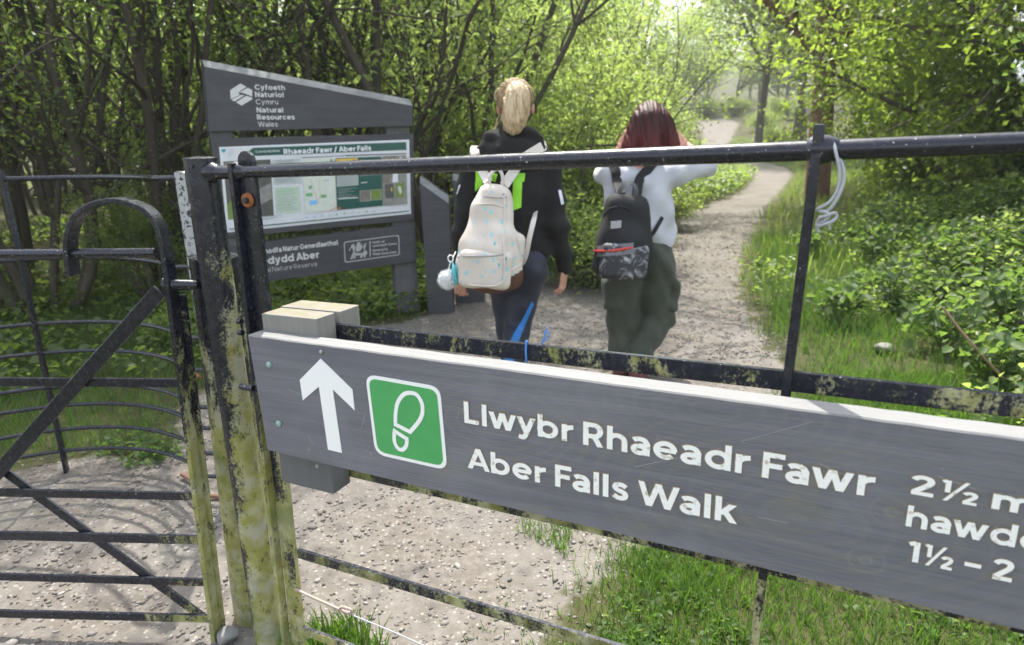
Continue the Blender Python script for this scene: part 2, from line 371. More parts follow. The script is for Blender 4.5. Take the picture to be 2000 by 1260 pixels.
# loose stones lying on the path
def ico():
    bm = bmesh.new(); bmesh.ops.create_icosphere(bm, subdivisions=1, radius=1)
    v = np.array([q.co[:] for q in bm.verts]); f = np.array([[q.index for q in k.verts] for k in bm.faces]); bm.free(); return v, f
ICV, ICF = ico()
def stones_mesh(name, P, size, rg, flat=0.6):
    n = len(P); nv = len(ICV)
    s = size[:, None, None] * (0.7 + 0.6 * rg.random((n, nv, 1)))
    sc = np.stack([0.8 + 0.7 * rg.random(n), 0.7 + 0.5 * rg.random(n), flat * (0.6 + 0.7 * rg.random(n))], 1)[:, None, :]
    v = ICV[None] * s * sc; a = rg.random(n) * 6.283; c, s_ = np.cos(a)[:, None], np.sin(a)[:, None]
    v = np.stack([v[..., 0] * c - v[..., 1] * s_, v[..., 0] * s_ + v[..., 1] * c, v[..., 2]], -1) + P[:, None, :]
    f = ICF[None] + (np.arange(n) * nv)[:, None, None]
    return arr_mesh(name, v.reshape(-1, 3), f.reshape(-1, 3), rnd=np.repeat(rg.random(n), len(ICF)))
def scatter(rg, n, x0, x1, y0, y1, cond, p_near=0.0):
    out = []
    tot = 0
    while tot < n:
        x = rg.uniform(x0, x1, n); y = y0 + (y1 - y0) * rg.random(n) ** (1 + p_near)
        k = cond(x, y); out.append(np.stack([x[k], y[k]], 1)); tot += int(k.sum())
        if len(out) > 60: break
    q = np.concatenate(out)[:n]; return np.column_stack([q, terrain(q[:, 0], q[:, 1])])
rg = np.random.default_rng(11)
def _in(x, y): return (gravel_sd(x, y) > -0.08 + 0.25 * (rg.random(len(x)) - 0.7)) & (np.abs(x) < 0.95 * y + 0.4)
P1 = scatter(rg, 13000, -2.8, 2.6, 1.2, 4.6, _in, 0.5); P2 = scatter(rg, 3200, -2.8, 2.6, 1.2, 4.4, _in, 0.4); P3 = scatter(rg, 8000, -1.5, 5.5, 4.0, 13, _in, 0.5); P4 = scatter(rg, 70, -2.4, 2.2, 1.4, 4.2, _in)
SP = np.concatenate([P1, P2, P3, P4])
SS = np.concatenate([0.0022 + 0.0045 * rg.random(len(P1)) ** 2, 0.005 + 0.006 * rg.random(len(P2)) ** 2, 0.004 + 0.010 * rg.random(len(P3)) ** 2, 0.010 + 0.011 * rg.random(len(P4)) ** 3])
t = NT('path_stones'); a = t.n('Attribute', attribute_name='rnd').outputs['Fac']
c = t.ramp(a, [(0, (0.10, 0.09, 0.08)), (0.35, (0.155, 0.14, 0.127)), (0.8, (0.20, 0.185, 0.17)), (1, (0.34, 0.32, 0.30))]); t.col(t.mix(t.math('MULTIPLY', t.noise(t.pos(), 120, 4), 0.4), c, (0.2, 0.17, 0.14))); t.rough(0.85)
SP[:, 2] += SS * 0.15
gvl = link_mesh('gravel', stones_mesh('gravel', SP, SS, rg), t.m); gvl['kind'] = 'stuff'; gvl['label'] = 'loose pale gravel scattered over the path'; gvl['category'] = 'gravel'

# ------------------------------------------------------------------ the gate and its posts
GD = unit(-ray(-1672, 390)); GN = unit(np.cross(GD, [0, 0, 1.0]))       # GN points towards the camera
if GN[1] > 0: GN = -GN
GP0 = on_z(500, 1255); ZUP = np.array([0, 0, 1.0])
def gp(px, py, off=0.0): return on_plane(px, py, GP0 + GN * off, GN)
def down(p, z=0.0): return np.array([p[0], p[1], z])

gate = root('field_gate', 'black iron gate on the right with a round top rail, carrying the grey trail sign', 'gate', gp(560, 1262))
# top rail
a, b = gp(466, 336), gp(2000, 279); b = a + (b - a) * 2.1
MB().tube([a + (b - a) * k for k in np.linspace(0, 1, 12)], 0.0145, 20).build('top_rail', M['iron_rail'], gate, smooth=True)
MB().tube([a - GD * 0.004 + GD * k for k in (0, 0.006, 0.016, 0.03)], [0.023, 0.023, 0.017, 0.0145], 16).build('rail_weld', M['iron_rail'], gate, smooth=True)
# hanging stile
s_top, s_bot = gp(482, 312), gp(585, 1262); s_bot = s_top + (s_bot - s_top) * 1.0
mb = MB().beam(s_top, s_bot, GD, 0.046, 0.012); mb.tube([s_top - GN * 0.006 - ZUP * 0.004, s_top + GN * 0.006 - ZUP * 0.004], 0.0228, 20)
stile = mb.build('stile', M['iron_stile'], gate, bevel=0.0012, segs=1)
f0, f1 = gp(455, 318, 0.012), gp(560, 1262, 0.012)
MB().beam(f0, f1, GD, 0.012, 0.024).build('stile_flange', M['iron_stile'], gate, bevel=0.0015, segs=1)
# rusty bolt in the stile
bc = gp(485, 391, 0.008)
k = MB().tube([bc, bc + GN * 0.006], [0.0165, 0.015], 18).build('washer', M['rust'], gate, smooth=True)
MB().tube([bc + GN * 0.006 + GD * 0.003, bc + GN * 0.016 + GD * 0.003], 0.0075, 6).build('bolt', M['dark_bolt'], gate, bevel=0.001, segs=1)
# bars
def gbar(name, p0, p1, w, th, mat, ext=1.0, off=0.0):
    a = gp(*p0, off); b = gp(*p1, off); b = a + (b - a) * ext
    return MB().beam(a, b, ZUP, w, th).build(name, mat, gate, bevel=0.0012, segs=1)
gbar('mid_bar', (500, 628.5), (2000, 794), 0.0335, 0.010, M['iron_bar_mid'], 2.05)
gbar('sign_bar', (575, 892), (1480, 1098), 0.034, 0.010, M['iron_low'], 2.6)
gbar('low_bar', (583, 1080), (1150, 1251), 0.026, 0.010, M['iron_low'], 4.0)
gbar('bottom_bar', (592, 1230), (690, 1268), 0.026, 0.010, M['iron_bar'], 8.0)
u0, u1 = gp(1602, 243), gp(1472, 1270)
MB().beam(u0, u1, GD, 0.0145, 0.040).build('upright', M['iron_bar'], gate, bevel=0.0018, segs=2)
wc = gp(1600, 292); MB().tube([wc - GD * 0.017, wc - GD * 0.008, wc + GD * 0.012, wc + GD * 0.026], [0.0146, 0.021, 0.021, 0.0146], 16).build('rail_weld', M['iron_rail'], gate, smooth=True)
# stub bolts sticking out towards the post
for q in ((472, 628), (474, 650)):
    c0 = gp(*q, 0.02); MB().tube([c0, c0 - GD * 0.012], 0.007, 10).build('stub_bolt', M['iron_bar'], gate, smooth=True)
c0 = gp(478, 756, 0.025); MB().tube([c0 - GD * 0.012, c0 + GD * 0.03], 0.008, 10).build('stub_bolt', M['iron_bar'], gate, smooth=True)

post = root('tall_gate_post', 'tall black tubular gate post with yellow lichen, between the swing gate and the trail sign', 'post', down(gp(520, 1262)))
pc0, pc1 = gp(391, 312), gp(527, 1262); pc1 = pc0 + (pc1 - pc0) * 1.03
ax_p = unit(pc0 - pc1)
MB().tube([pc1, pc0], 0.0365, 32).build('post_tube', M['iron_post'], post, smooth=True)
MB().tube([pc0, pc0 + ax_p * 0.003, pc0 + ax_p * 0.006, pc0 + ax_p * 0.008], [0.0385, 0.0385, 0.030, 0.006], 32).build('post_cap', M['iron_rail'], post, smooth=True)
h0, h1 = gp(398, 337), gp(455, 337)
MB().tube([h0 + (h1 - h0) * k for k in (0.22, 0.36, 0.5, 0.55, 1.0)], [0.025, 0.024, 0.017, 0.0152, 0.015], 20).build('hinge_stub', M['iron_rail'], post, smooth=True)
sc_ = gp(375, 326, 0.036); MB().tube([sc_, sc_ + GN * 0.004], 0.0035, 10).build('rivet', M['dark_bolt'], post, smooth=True)

short = root('short_gate_post', 'shorter thick lichen-covered post standing just behind the tall black gate post', 'post', (0, 0, 0))
SPd = pc0 - GN * 0.10
spt = on_plane(419, 503, SPd, GN); spb = on_plane(507, 1262, SPd, GN); spb = spt + (spb - spt) * 1.06
ax_s = unit(spt - spb)
MB().tube([spb, spt], 0.061, 36).build('post_tube', M['iron_short'], short, smooth=True)
MB().tube([spt, spt + ax_s * 0.004, spt + ax_s * 0.007], [0.0625, 0.062, 0.05], 36).build('post_cap', M['iron_rail'], short, smooth=True)

pale = root('weathered_post', 'slim silvery post with flaking black paint at the end of the hooped enclosure', 'post', (0, 0, 0))
P_PALE = np.array([-1.215, 2.36, 0])
def z_at(P, py):
    zs = np.linspace(0, 1.6, 1601); v = P[None, :] + zs[:, None] * ZUP - O; dep = v @ FWD; yy = 630 - F_PX * (v @ UP) / dep
    return float(zs[np.argmin(np.abs(yy - py))])
t = NT('flaking_post_paint'); p = t.pos(); n1 = t.noise(p, 60, 5, 0.65)
t.col(t.mix(t.maprange(n1, 0.53, 0.58), t.mix(t.noise(p, 25, 4), (0.30, 0.31, 0.32), (0.46, 0.46, 0.45)), (0.02, 0.02, 0.022))); t.rough(0.7); t.bump(n1, 0.4, 0.002)
xp = on_z(353, 337, 1.31)
P_PALE = np.array([on_y(357, 345, 2.36)[0], 2.36, 0])
zt = z_at(P_PALE, 336)
MB().tube([P_PALE, P_PALE + ZUP * zt], 0.026, 24).build('post_tube', t.m, pale, smooth=True)
MB().tube([P_PALE + ZUP * zt, P_PALE + ZUP * (zt + 0.004)], [0.026, 0.02], 24).build('post_cap', M['iron_rail'], pale, smooth=True)

# curved hooped enclosure behind the swing gate
enc = root('hooped_enclosure', 'half-round black railing of curved bars behind the swing gate', 'railing', (-1.8, 2.64, 0))
ECX, ECY, ER = -1.80, 1.95, 0.70
P_UP = np.array([ECX + ER * math.cos(math.radians(104.5)), ECY + ER * math.sin(math.radians(104.5)), 0.0])
a_end = math.degrees(math.atan2(P_PALE[1] - ECY, P_PALE[0] - ECX))
arc = [np.array([ECX + ER * math.cos(math.radians(k)), ECY + ER * math.sin(math.radians(k)), 0.0]) for k in np.linspace(a_end, 200, 34)]
arc[0] = P_PALE.copy()
for py in (350, 507, 633, 690, 757, 794, 840, 881):
    z = z_at(P_UP, py)
    MB().tube([q + ZUP * z for q in arc], 0.0105 if py == 350 else 0.0085, 10).build('hoop_rail', M['iron_hoop'], enc, smooth=True)
zt2 = z_at(P_UP, 333)
tang = np.array([math.cos(math.radians(14.5)), math.sin(math.radians(14.5)), 0])
MB().beam(P_UP, P_UP + ZUP * zt2, tang, 0.013, 0.034).build('upright', M['iron_hoop'], enc, bevel=0.002, segs=1)
q_b = arc[27]; MB().beam(q_b, q_b + ZUP * zt2, tang, 0.013, 0.034).build('upright', M['iron_hoop'], enc, bevel=0.002, segs=1)
MB().tube([arc[i] + ZUP * (0.012 + 0.02 * i / 8) for i in range(0, 6)], 0.009, 8).build('rusty_foot_rail', plain('faded_rust', (0.20, 0.10, 0.07), 0.85, 0.4, 40), enc, smooth=True)

# the swing gate of the kissing gate
LD = unit(-ray(-16000, 608)); LN = unit(np.cross(LD, ZUP)); LN = -LN if LN[1] > 0 else LN
LP0 = on_z(425, 1250) + np.array([0, 0.02, 0])
def lp(px, py, off=0.0): return on_plane(px, py, LP0 + LN * off, LN)
leaf = root('swing_gate', 'black kissing gate leaf with a curled hoop top and crossed braces on the left', 'gate', LP0)
# stile with hoop: flat bar bent over the top
s0, s1 = lp(424, 1256), lp(322, 470)
hoop_px = [(424, 1256), (373, 860), (324, 480), (312, 440), (292, 413), (262, 398), (225, 391), (190, 398), (160, 416), (144, 442), (138, 480), (143, 538)]
hp = [lp(*q) for q in hoop_px]
# smooth the hoop
def catmull(pts, k=6):
    pts = [np.asarray(p, float) for p in pts]; pts = [2 * pts[0] - pts[1]] + pts + [2 * pts[-1] - pts[-2]]; out = []
    for i in range(1, len(pts) - 2):
        p0, p1, p2, p3 = pts[i - 1:i + 3]
        for j in range(k):
            u = j / k; out.append(0.5 * (2 * p1 + (p2 - p0) * u + (2 * p0 - 5 * p1 + 4 * p2 - p3) * u * u + (3 * p1 - p0 - 3 * p2 + p3) * u ** 3))
    out.append(pts[-2]); return out
def ribbon(mb, pts, nrm, width, thick):   # a flat bar bent edgewise along pts: its broad side runs along nrm
    n = len(pts); nrm = np.asarray(nrm, float)
    vs = []
    for i in range(n):
        ax_ = unit(pts[min(i + 1, n - 1)] - pts[max(i - 1, 0)]); sd = unit(np.cross(ax_, nrm))
        for a_, b_ in ((-1, -1), (1, -1), (1, 1), (-1, 1)): vs.append(pts[i] + sd * a_ * thick / 2 + nrm * b_ * width / 2)
    fs = [(i * 4 + j, i * 4 + (j + 1) % 4, i * 4 + 4 + (j + 1) % 4, i * 4 + 4 + j) for i in range(n - 1) for j in range(4)]
    fs += [(3, 2, 1, 0), tuple((n - 1) * 4 + j for j in range(4))]
    return mb.add(vs, fs)
hoop_pts = [hp[0] + (hp[2] - hp[0]) * k for k in np.linspace(0, 0.98, 10)] + catmull(hp[2:], 5)
ribbon(MB(), hoop_pts, LN, 0.040, 0.0125).build('hooped_stile', M['iron_stile'], leaf, bevel=0.0015, segs=1)
w0, w1 = lp(413, 1256, -0.021), lp(345, 620, -0.021)
MB().beam(lp(434, 1256, -0.024), lp(352, 575, -0.024), LD, 0.030, 0.008).build('stile_backing', M['iron_leaf'], leaf, bevel=0.001, segs=1)
def lbar(name, p0, p1, w, th, mat, off=0.0, up=ZUP):
    a = lp(*p0, off); b = lp(*p1, off); return MB().beam(a, b, up, w, th).build(name, mat, leaf, bevel=0.0012, segs=1)
MB().tube([lp(-500, 500), lp(305, 494)], 0.0125, 16).build('top_rail', M['iron_rail'], leaf, smooth=True)
lbar('leaf_bar', (-500, 742), (350, 748), 0.024, 0.008, M['iron_leafbar'], 0.006)
lbar('leaf_bar', (-500, 952), (376, 969), 0.024, 0.008, M['iron_leafbar'])
lbar('leaf_bar', (-500, 1034), (390, 1054), 0.028, 0.008, M['iron_leafbar'])
lbar('leaf_bar', (-500, 1112), (402, 1137), 0.024, 0.008, M['iron_leafbar'])
lbar('leaf_bar', (-500, 1186), (416, 1208), 0.026, 0.008, M['iron_leafbar'])
lbar('leaf_bar', (-500, 1256), (412, 1262), 0.026, 0.008, M['iron_leafbar'])
pa, pb = lp(312, 568, 0.019), lp(-60, 985, 0.019)
MB().beam(pa, pb, np.array([-0.7, 0, 0.7]), 0.036, 0.008).build('upper_brace', M['iron_leafbar'], leaf, bevel=0.0012, segs=1)
pa, pb = lp(-60, 870, -0.010), lp(400, 1208, -0.010)
MB().beam(pa, pb, np.array([0.6, 0, 0.8]), 0.026, 0.008).build('lower_brace', M['iron_leafbar'], leaf, bevel=0.0012, segs=1)
MB().tube([lp(322, 556), lp(336, 556), lp(385, 557, -0.02)], [0.018, 0.0135, 0.0135], 14).build('hinge_arm', M['iron_stile'], leaf, smooth=True)
# stone wedged at the foot of the swing gate
rgs = np.random.default_rng(3)
def rock(name, label, P, size, mat, seed, flat=0.7, cat='stone'):
    rr = np.random.default_rng(seed); bm = bmesh.new(); bmesh.ops.create_icosphere(bm, subdivisions=3, radius=1)
    v = np.array([q.co[:] for q in bm.verts]); d = np.zeros(len(v))
    for _ in range(14):
        n_ = unit(rr.normal(size=3)); off = 0.62 + 0.3 * rr.random(); d_ = v @ n_; v = v - np.outer(np.maximum(0, d_ - off), n_)
    v = v * np.array(size) * [1, 1, flat] + np.array(P); f = np.array([[q.index for q in k.verts] for k in bm.faces]); bm.free()
    o = link_mesh(name, arr_mesh(name, v, f, smooth=False), mat); return tag(o, label, cat)
M['rock'] = plain('grey_rock', (0.20, 0.195, 0.19), 0.85, 0.35, 18, bump=0.5)
M['rock_pale'] = plain('pale_rock', (0.20, 0.19, 0.17), 0.85, 0.25, 14, bump=0.5)
rp = on_z(446, 1243); rock('stone', 'grey stone wedged between the swing gate foot and the posts', (rp[0], rp[1] - 0.01, 0.012), (0.034, 0.03, 0.03), M['rock'], 4, 0.8)

# wire loop tied on the right-hand upright, blue twine, straining wire
q = lambda pts, off: catmull([gp(px, py, o_) for (px, py), o_ in zip(pts, off)], 6)
wl_ = root('wire_loop', 'loop of pale grey wire knotted round the top rail beside the upright', 'wire', gp(1600, 440))
MB().tube(q([(1622, 300), (1622, 285), (1625, 270), (1633, 300), (1640, 335), (1636, 370), (1620, 395), (1600, 406), (1596, 411)], [-0.02, -0.012, 0.005, 0.021, 0.022, 0.024, 0.025, 0.024, 0.02]), 0.0024, 8).build('wire_strand', M['rope'], wl_, smooth=True)
MB().tube(q([(1631, 300), (1632, 320), (1640, 312), (1647, 328), (1648, 350), (1640, 378), (1626, 402), (1614, 414), (1612, 420), (1618, 424)], [-0.02, -0.005, 0.012, 0.02, 0.022, 0.026, 0.026, 0.025, 0.024, 0.022]), 0.0024, 8).build('wire_strand', M['rope'], wl_, smooth=True)
MB().tube(q([(1600, 412), (1612, 414), (1620, 420), (1612, 430), (1600, 436), (1596, 446), (1600, 454)], [0.022, 0.026, 0.03, 0.032, 0.03, 0.026, 0.024]), 0.0024, 8).build('wire_knot', M['rope'], wl_, smooth=True)
MB().tube(q([(1596, 434), (1604, 426), (1618, 420), (1630, 416), (1634, 423), (1626, 432), (1610, 438), (1600, 441), (1596, 436), (1602, 424), (1612, 428), (1618, 438), (1620, 448)], [0.022, 0.03, 0.034, 0.032, 0.03, 0.034, 0.036, 0.032, 0.028, 0.036, 0.026, 0.03, 0.028]), 0.0024, 8).build('wire_knot', M['rope'], wl_, smooth=True)

tw = root('blue_twine', 'blue twine tied round the flat middle bar of the gate', 'twine', gp(1027, 690))
loop = [gp(1028, 667, 0.008), gp(1027, 684, 0.0085), gp(1028, 706, 0.008), gp(1029, 708, -0.008), gp(1029, 684, -0.0085), gp(1029, 666, -0.008), gp(1028, 667, 0.008)]
MB().tube(loop, 0.0021, 8).build('twine_loop', M['blue'], tw, smooth=True)
for k, (pts, r_) in enumerate([([(1040, 676), (1056, 672), (1062, 662), (1067, 648), (1069, 640)], 0.0012), ([(1058, 672), (1066, 660), (1064, 648), (1072, 652)], 0.0008), ([(1056, 673), (1060, 668), (1072, 660), (1070, 645)], 0.0008)]):
    MB().tube(q(pts, [-0.008] * len(pts)), r_, 6).build('frayed_end', M['blue'], tw, smooth=True)

sw = root('straining_wire', 'pale fencing wire with an eye, stretched from the gate stile near the ground', 'wire', gp(580, 1155))
MB().tube(q([(576, 1150), (600, 1162), (640, 1180), (672, 1194), (684, 1198), (686, 1192), (672, 1186), (664, 1188)], [0.01, 0.012, 0.012, 0.012, 0.014, 0.016, 0.017, 0.014]), 0.0036, 8).build('eye_rod', plain('rusty_pink_wire', (0.36, 0.27, 0.23), 0.6, 0.3, 50), sw, smooth=True)
MB().tube(q([(680, 1194), (690, 1200), (694, 1204), (760, 1231), (830, 1262), (1300, 1470)], [0.014, 0.013, 0.012, 0.012, 0.012, 0.012]), 0.0018, 8).build('wire_strand', M['wire'], sw, smooth=True)

# ------------------------------------------------------------------ the trail sign bolted to the gate
SOFF = 0.112
def sp(px, py): return on_plane(px, py, GP0 + GN * SOFF, GN)
SX = GD; SY = -GN; SZ = unit(np.cross(SX, SY)); SX = unit(np.cross(SY, SZ))
S0 = sp(484, 880)
SM = Matrix([[SX[i], SY[i], SZ[i], S0[i]] for i in range(3)] + [[0, 0, 0, 1]])
sign = root('trail_sign', 'weathered grey timber trail sign with white arrow, green boot-print badge and routed lettering', 'sign', matrix=SM)
def suv(px, py):
    v = sp(px, py) - S0; return np.array([v @ SX, v @ SZ])
def sto(u, v, z): return S0 + SX * u + SZ * v - SY * z
KNOTS = [tuple(suv(1690, 1095)) + (0.030, 420, (0.30, 0.28, 0.24), 0.26, 0.8), tuple(suv(1742, 1000)) + (0.034, 380, (0.30, 0.27, 0.20), 0.24, 0.8), tuple(suv(960, 830)) + (0.17, 430, (0.27, 0.25, 0.16), 0.17, 0.5), tuple(suv(1560, 1010)) + (0.30, 330, (0.24, 0.23, 0.16), 0.15, 0.5), tuple(suv(1400, 800)) + (0.13, 600, (0.26, 0.26, 0.25), 0.12, 0.35)]
M['sign_grey'] = painted_wood('sign_grey_paint', (0.120, 0.121, 0.144), (0.166, 0.166, 0.190), (2.2, 55, 55), 0.6, (0.30, 0.30, 0.30), 0.45)
t = NT('weathered_block_wood'); p = t.obj(); ng = t.noise(t.mapped(p, (45, 45, 4)), 1.0, 6, 0.65); sz_ = t.n('SeparateXYZ'); t.l(t.pos(), sz_.inputs[0])
kz = t.maprange(t.math('ADD', sz_.outputs[2], t.math('MULTIPLY', ng, 0.12)), 0.80, 1.0)     # the old grey paint has worn off the upper ends
t.col(t.mix(kz, t.mix(ng, (0.085, 0.085, 0.09), (0.15, 0.148, 0.15)), t.mix(ng, (0.15, 0.145, 0.13), (0.30, 0.285, 0.255)))); t.rough(0.8); t.bump(ng, 0.35, 0.003); M['block_wood'] = t.m
t = NT('lichened_end_grain'); p = t.obj(); ng = t.noise(t.mapped(p, (40, 90, 40)), 1.0, 6)
t.col(t.mix(t.maprange(t.noise(p, 30, 6, 0.65), 0.42, 0.62), t.mix(ng, (0.12, 0.105, 0.08), (0.26, 0.235, 0.19)), (0.17, 0.165, 0.10))); t.rough(0.9); t.bump(ng, 0.4, 0.003); M['end_grain'] = t.m
M['block_grey'] = painted_wood('block_grey_paint', (0.13, 0.13, 0.14), (0.19, 0.185, 0.19), (40, 40, 4), 0.5, (0.4, 0.38, 0.34), 0.7)
t = NT('pale_top_edge'); p = t.obj(); ng = t.noise(t.mapped(p, (4, 200, 200)), 1.0, 6, 0.7)
t.col(t.mix(ng, (0.12, 0.12, 0.12), (0.26, 0.26, 0.255))); t.rough(0.85); t.bump(ng, 0.4, 0.003); M['sign_edge'] = t.m
TH = 0.044
corn = [suv(484, 654), suv(2000, 858), suv(2000, 1231), suv(523, 879)]
ex = 1.30
corn[1] = corn[0] + (corn[1] - corn[0]) * ex; corn[2] = corn[3] + (corn[2] - corn[3]) * ex
# the board: front face with knots of grain, top edge in a paler grey
NSEG = 60
mb = MB(); rj = np.random.default_rng(8)
vs = []
for i in range(NSEG + 1):
    k = i / NSEG; bt = corn[3] + (corn[2] - corn[3]) * k; tp = corn[0] + (corn[1] - corn[0]) * k
    tp = tp + [0, (rj.random() - 0.5) * 0.0012]; bt = bt + [0, (rj.random() - 0.5) * 0.0012]
    ch = 0.0025
    vs += [sto(*bt, 0), sto(tp[0], tp[1] - ch, 0), sto(tp[0], tp[1], -ch), sto(tp[0], tp[1], -TH), sto(*bt, -TH)]
mb.add(vs, [(i * 5 + j, i * 5 + 5 + j, i * 5 + 5 + (j + 1) % 5, i * 5 + (j + 1) % 5) for i in range(NSEG) for j in range(5)] + [(4, 3, 2, 1, 0), tuple(NSEG * 5 + j for j in range(5))])
for n_ in range(NSEG):
    for j in (1, 2): mb.m[n_ * 5 + j] = 1
board = mb.build('board', [M['sign_grey'], M['sign_edge']], sign)
white = NT('routed_white_paint'); p = white.obj()
wc_ = white.mix(white.maprange(white.noise(p, 70, 6, 0.65), 0.55, 0.68), (0.88, 0.87, 0.84), (0.50, 0.43, 0.32)); white.col(wc_); white.rough(0.6); M['white'] = white.m
t = NT('arrow_white_paint'); p = t.obj(); t.col(t.mix(t.maprange(t.noise(p, 60, 5), 0.68, 0.75), (0.88, 0.87, 0.86), (0.5, 0.45, 0.38))); t.rough(0.55); M['arrow_white'] = t.m
M['groove'] = plain('routed_edge_dirt_shade', (0.23, 0.18, 0.12), 0.9, 0.5, 120)  # brown of the letter rims: groove dirt and painted-in groove shadow
def zoom4(pts): return [(480 + a_ / 2.5197, 600 + b_ / 2.5197) for a_, b_ in pts]
def flat(mb, px, z, mi=0, th=0.001): return mb.prism([sto(*suv(*q_), z) for q_ in px], SY * th, mi)
arrow_px = zoom4([(370, 253), (527, 405), (538, 507), (430, 403), (475, 716), (407, 700), (362, 390), (283, 458), (268, 357)])
flat(MB(), arrow_px, 0.0016, th=0.0012).build('arrow', M['arrow_white'], sign, tri=True)
# green badge
def rounded(corners, r, k=6):
    out = []; n = len(corners); c = [np.array(q_, float) for q_ in corners]
    for i in range(n):
        a_, b_, d_ = c[i - 1], c[i], c[(i + 1) % n]; p1 = b_ + unit(a_ - b_) * r; p2 = b_ + unit(d_ - b_) * r
        for j in range(k + 1):
            u = j / k; out.append((1 - u) ** 2 * p1 + 2 * u * (1 - u) * b_ + u * u * p2)
    return out
outer = rounded(zoom4([(590, 328), (957, 392), (994, 802), (640, 722)]), 22)
ctr = np.mean(outer, axis=0); inner = rounded(zoom4([(607, 347), (942, 407), (976, 781), (653, 708)]), 17)
M['green'] = plain('badge_green_paint', (0.075, 0.36, 0.11), 0.5, 0.10, 30)
badge = flat(MB(), outer, 0.0016, th=0.0012).build('badge', M['arrow_white'], sign, tri=True)
flat(MB(), inner, 0.0024, th=0.0008).build('badge_panel', M['green'], badge, tri=True)
def outline(mb, px, w, z, mi=0):      # a closed painted line of even width
    P_ = [suv(*q_) for q_ in px]; n = len(P_); L, R = [], []
    for i in range(n):
        tdir = unit(P_[(i + 1) % n] - P_[i - 1]); nn = np.array([-tdir[1], tdir[0]]); k1 = unit(P_[i] - P_[i - 1]); k2 = unit(P_[(i + 1) % n] - P_[i]); m_ = min(1.6, 1 / max(0.4, math.sqrt(max(0.05, (1 + k1 @ k2) / 2))))
        L.append(sto(*(P_[i] + nn * w / 2 * m_), z)); R.append(sto(*(P_[i] - nn * w / 2 * m_), z))
    b_ = L + R; return mb.add(b_, [(i, (i + 1) % n, n + (i + 1) % n, n + i) for i in range(n)], mi)
def closed_smooth(pts, sharp=()):      # closed Catmull, keeping listed corners sharp
    n = len(pts); pts = [np.array(q_, float) for q_ in pts]; out = []
    for i in range(n):
        p0, p1, p2, p3 = pts[i - 1], pts[i], pts[(i + 1) % n], pts[(i + 2) % n]
        if i in sharp: p0 = p1
        if (i + 1) % n in sharp: p3 = p2
        for j in range(5):
            u = j / 5; out.append(0.5 * (2 * p1 + (p2 - p0) * u + (2 * p0 - 5 * p1 + 4 * p2 - p3) * u * u + (3 * p1 - p0 - 3 * p2 + p3) * u ** 3))
    return out
mb = MB()
outline(mb, closed_smooth(zoom4([(741, 574), (742, 520), (752, 468), (778, 430), (808, 419), (845, 428), (870, 468), (874, 515), (856, 560), (813, 611)]), (0, 9)), 0.0085, 0.0032)
outline(mb, closed_smooth(zoom4([(736, 606), (798, 646), (794, 678), (776, 698), (752, 690), (736, 655)]), (0, 1)), 0.0085, 0.0032)
mb.build('boot_print', M['arrow_white'], badge)
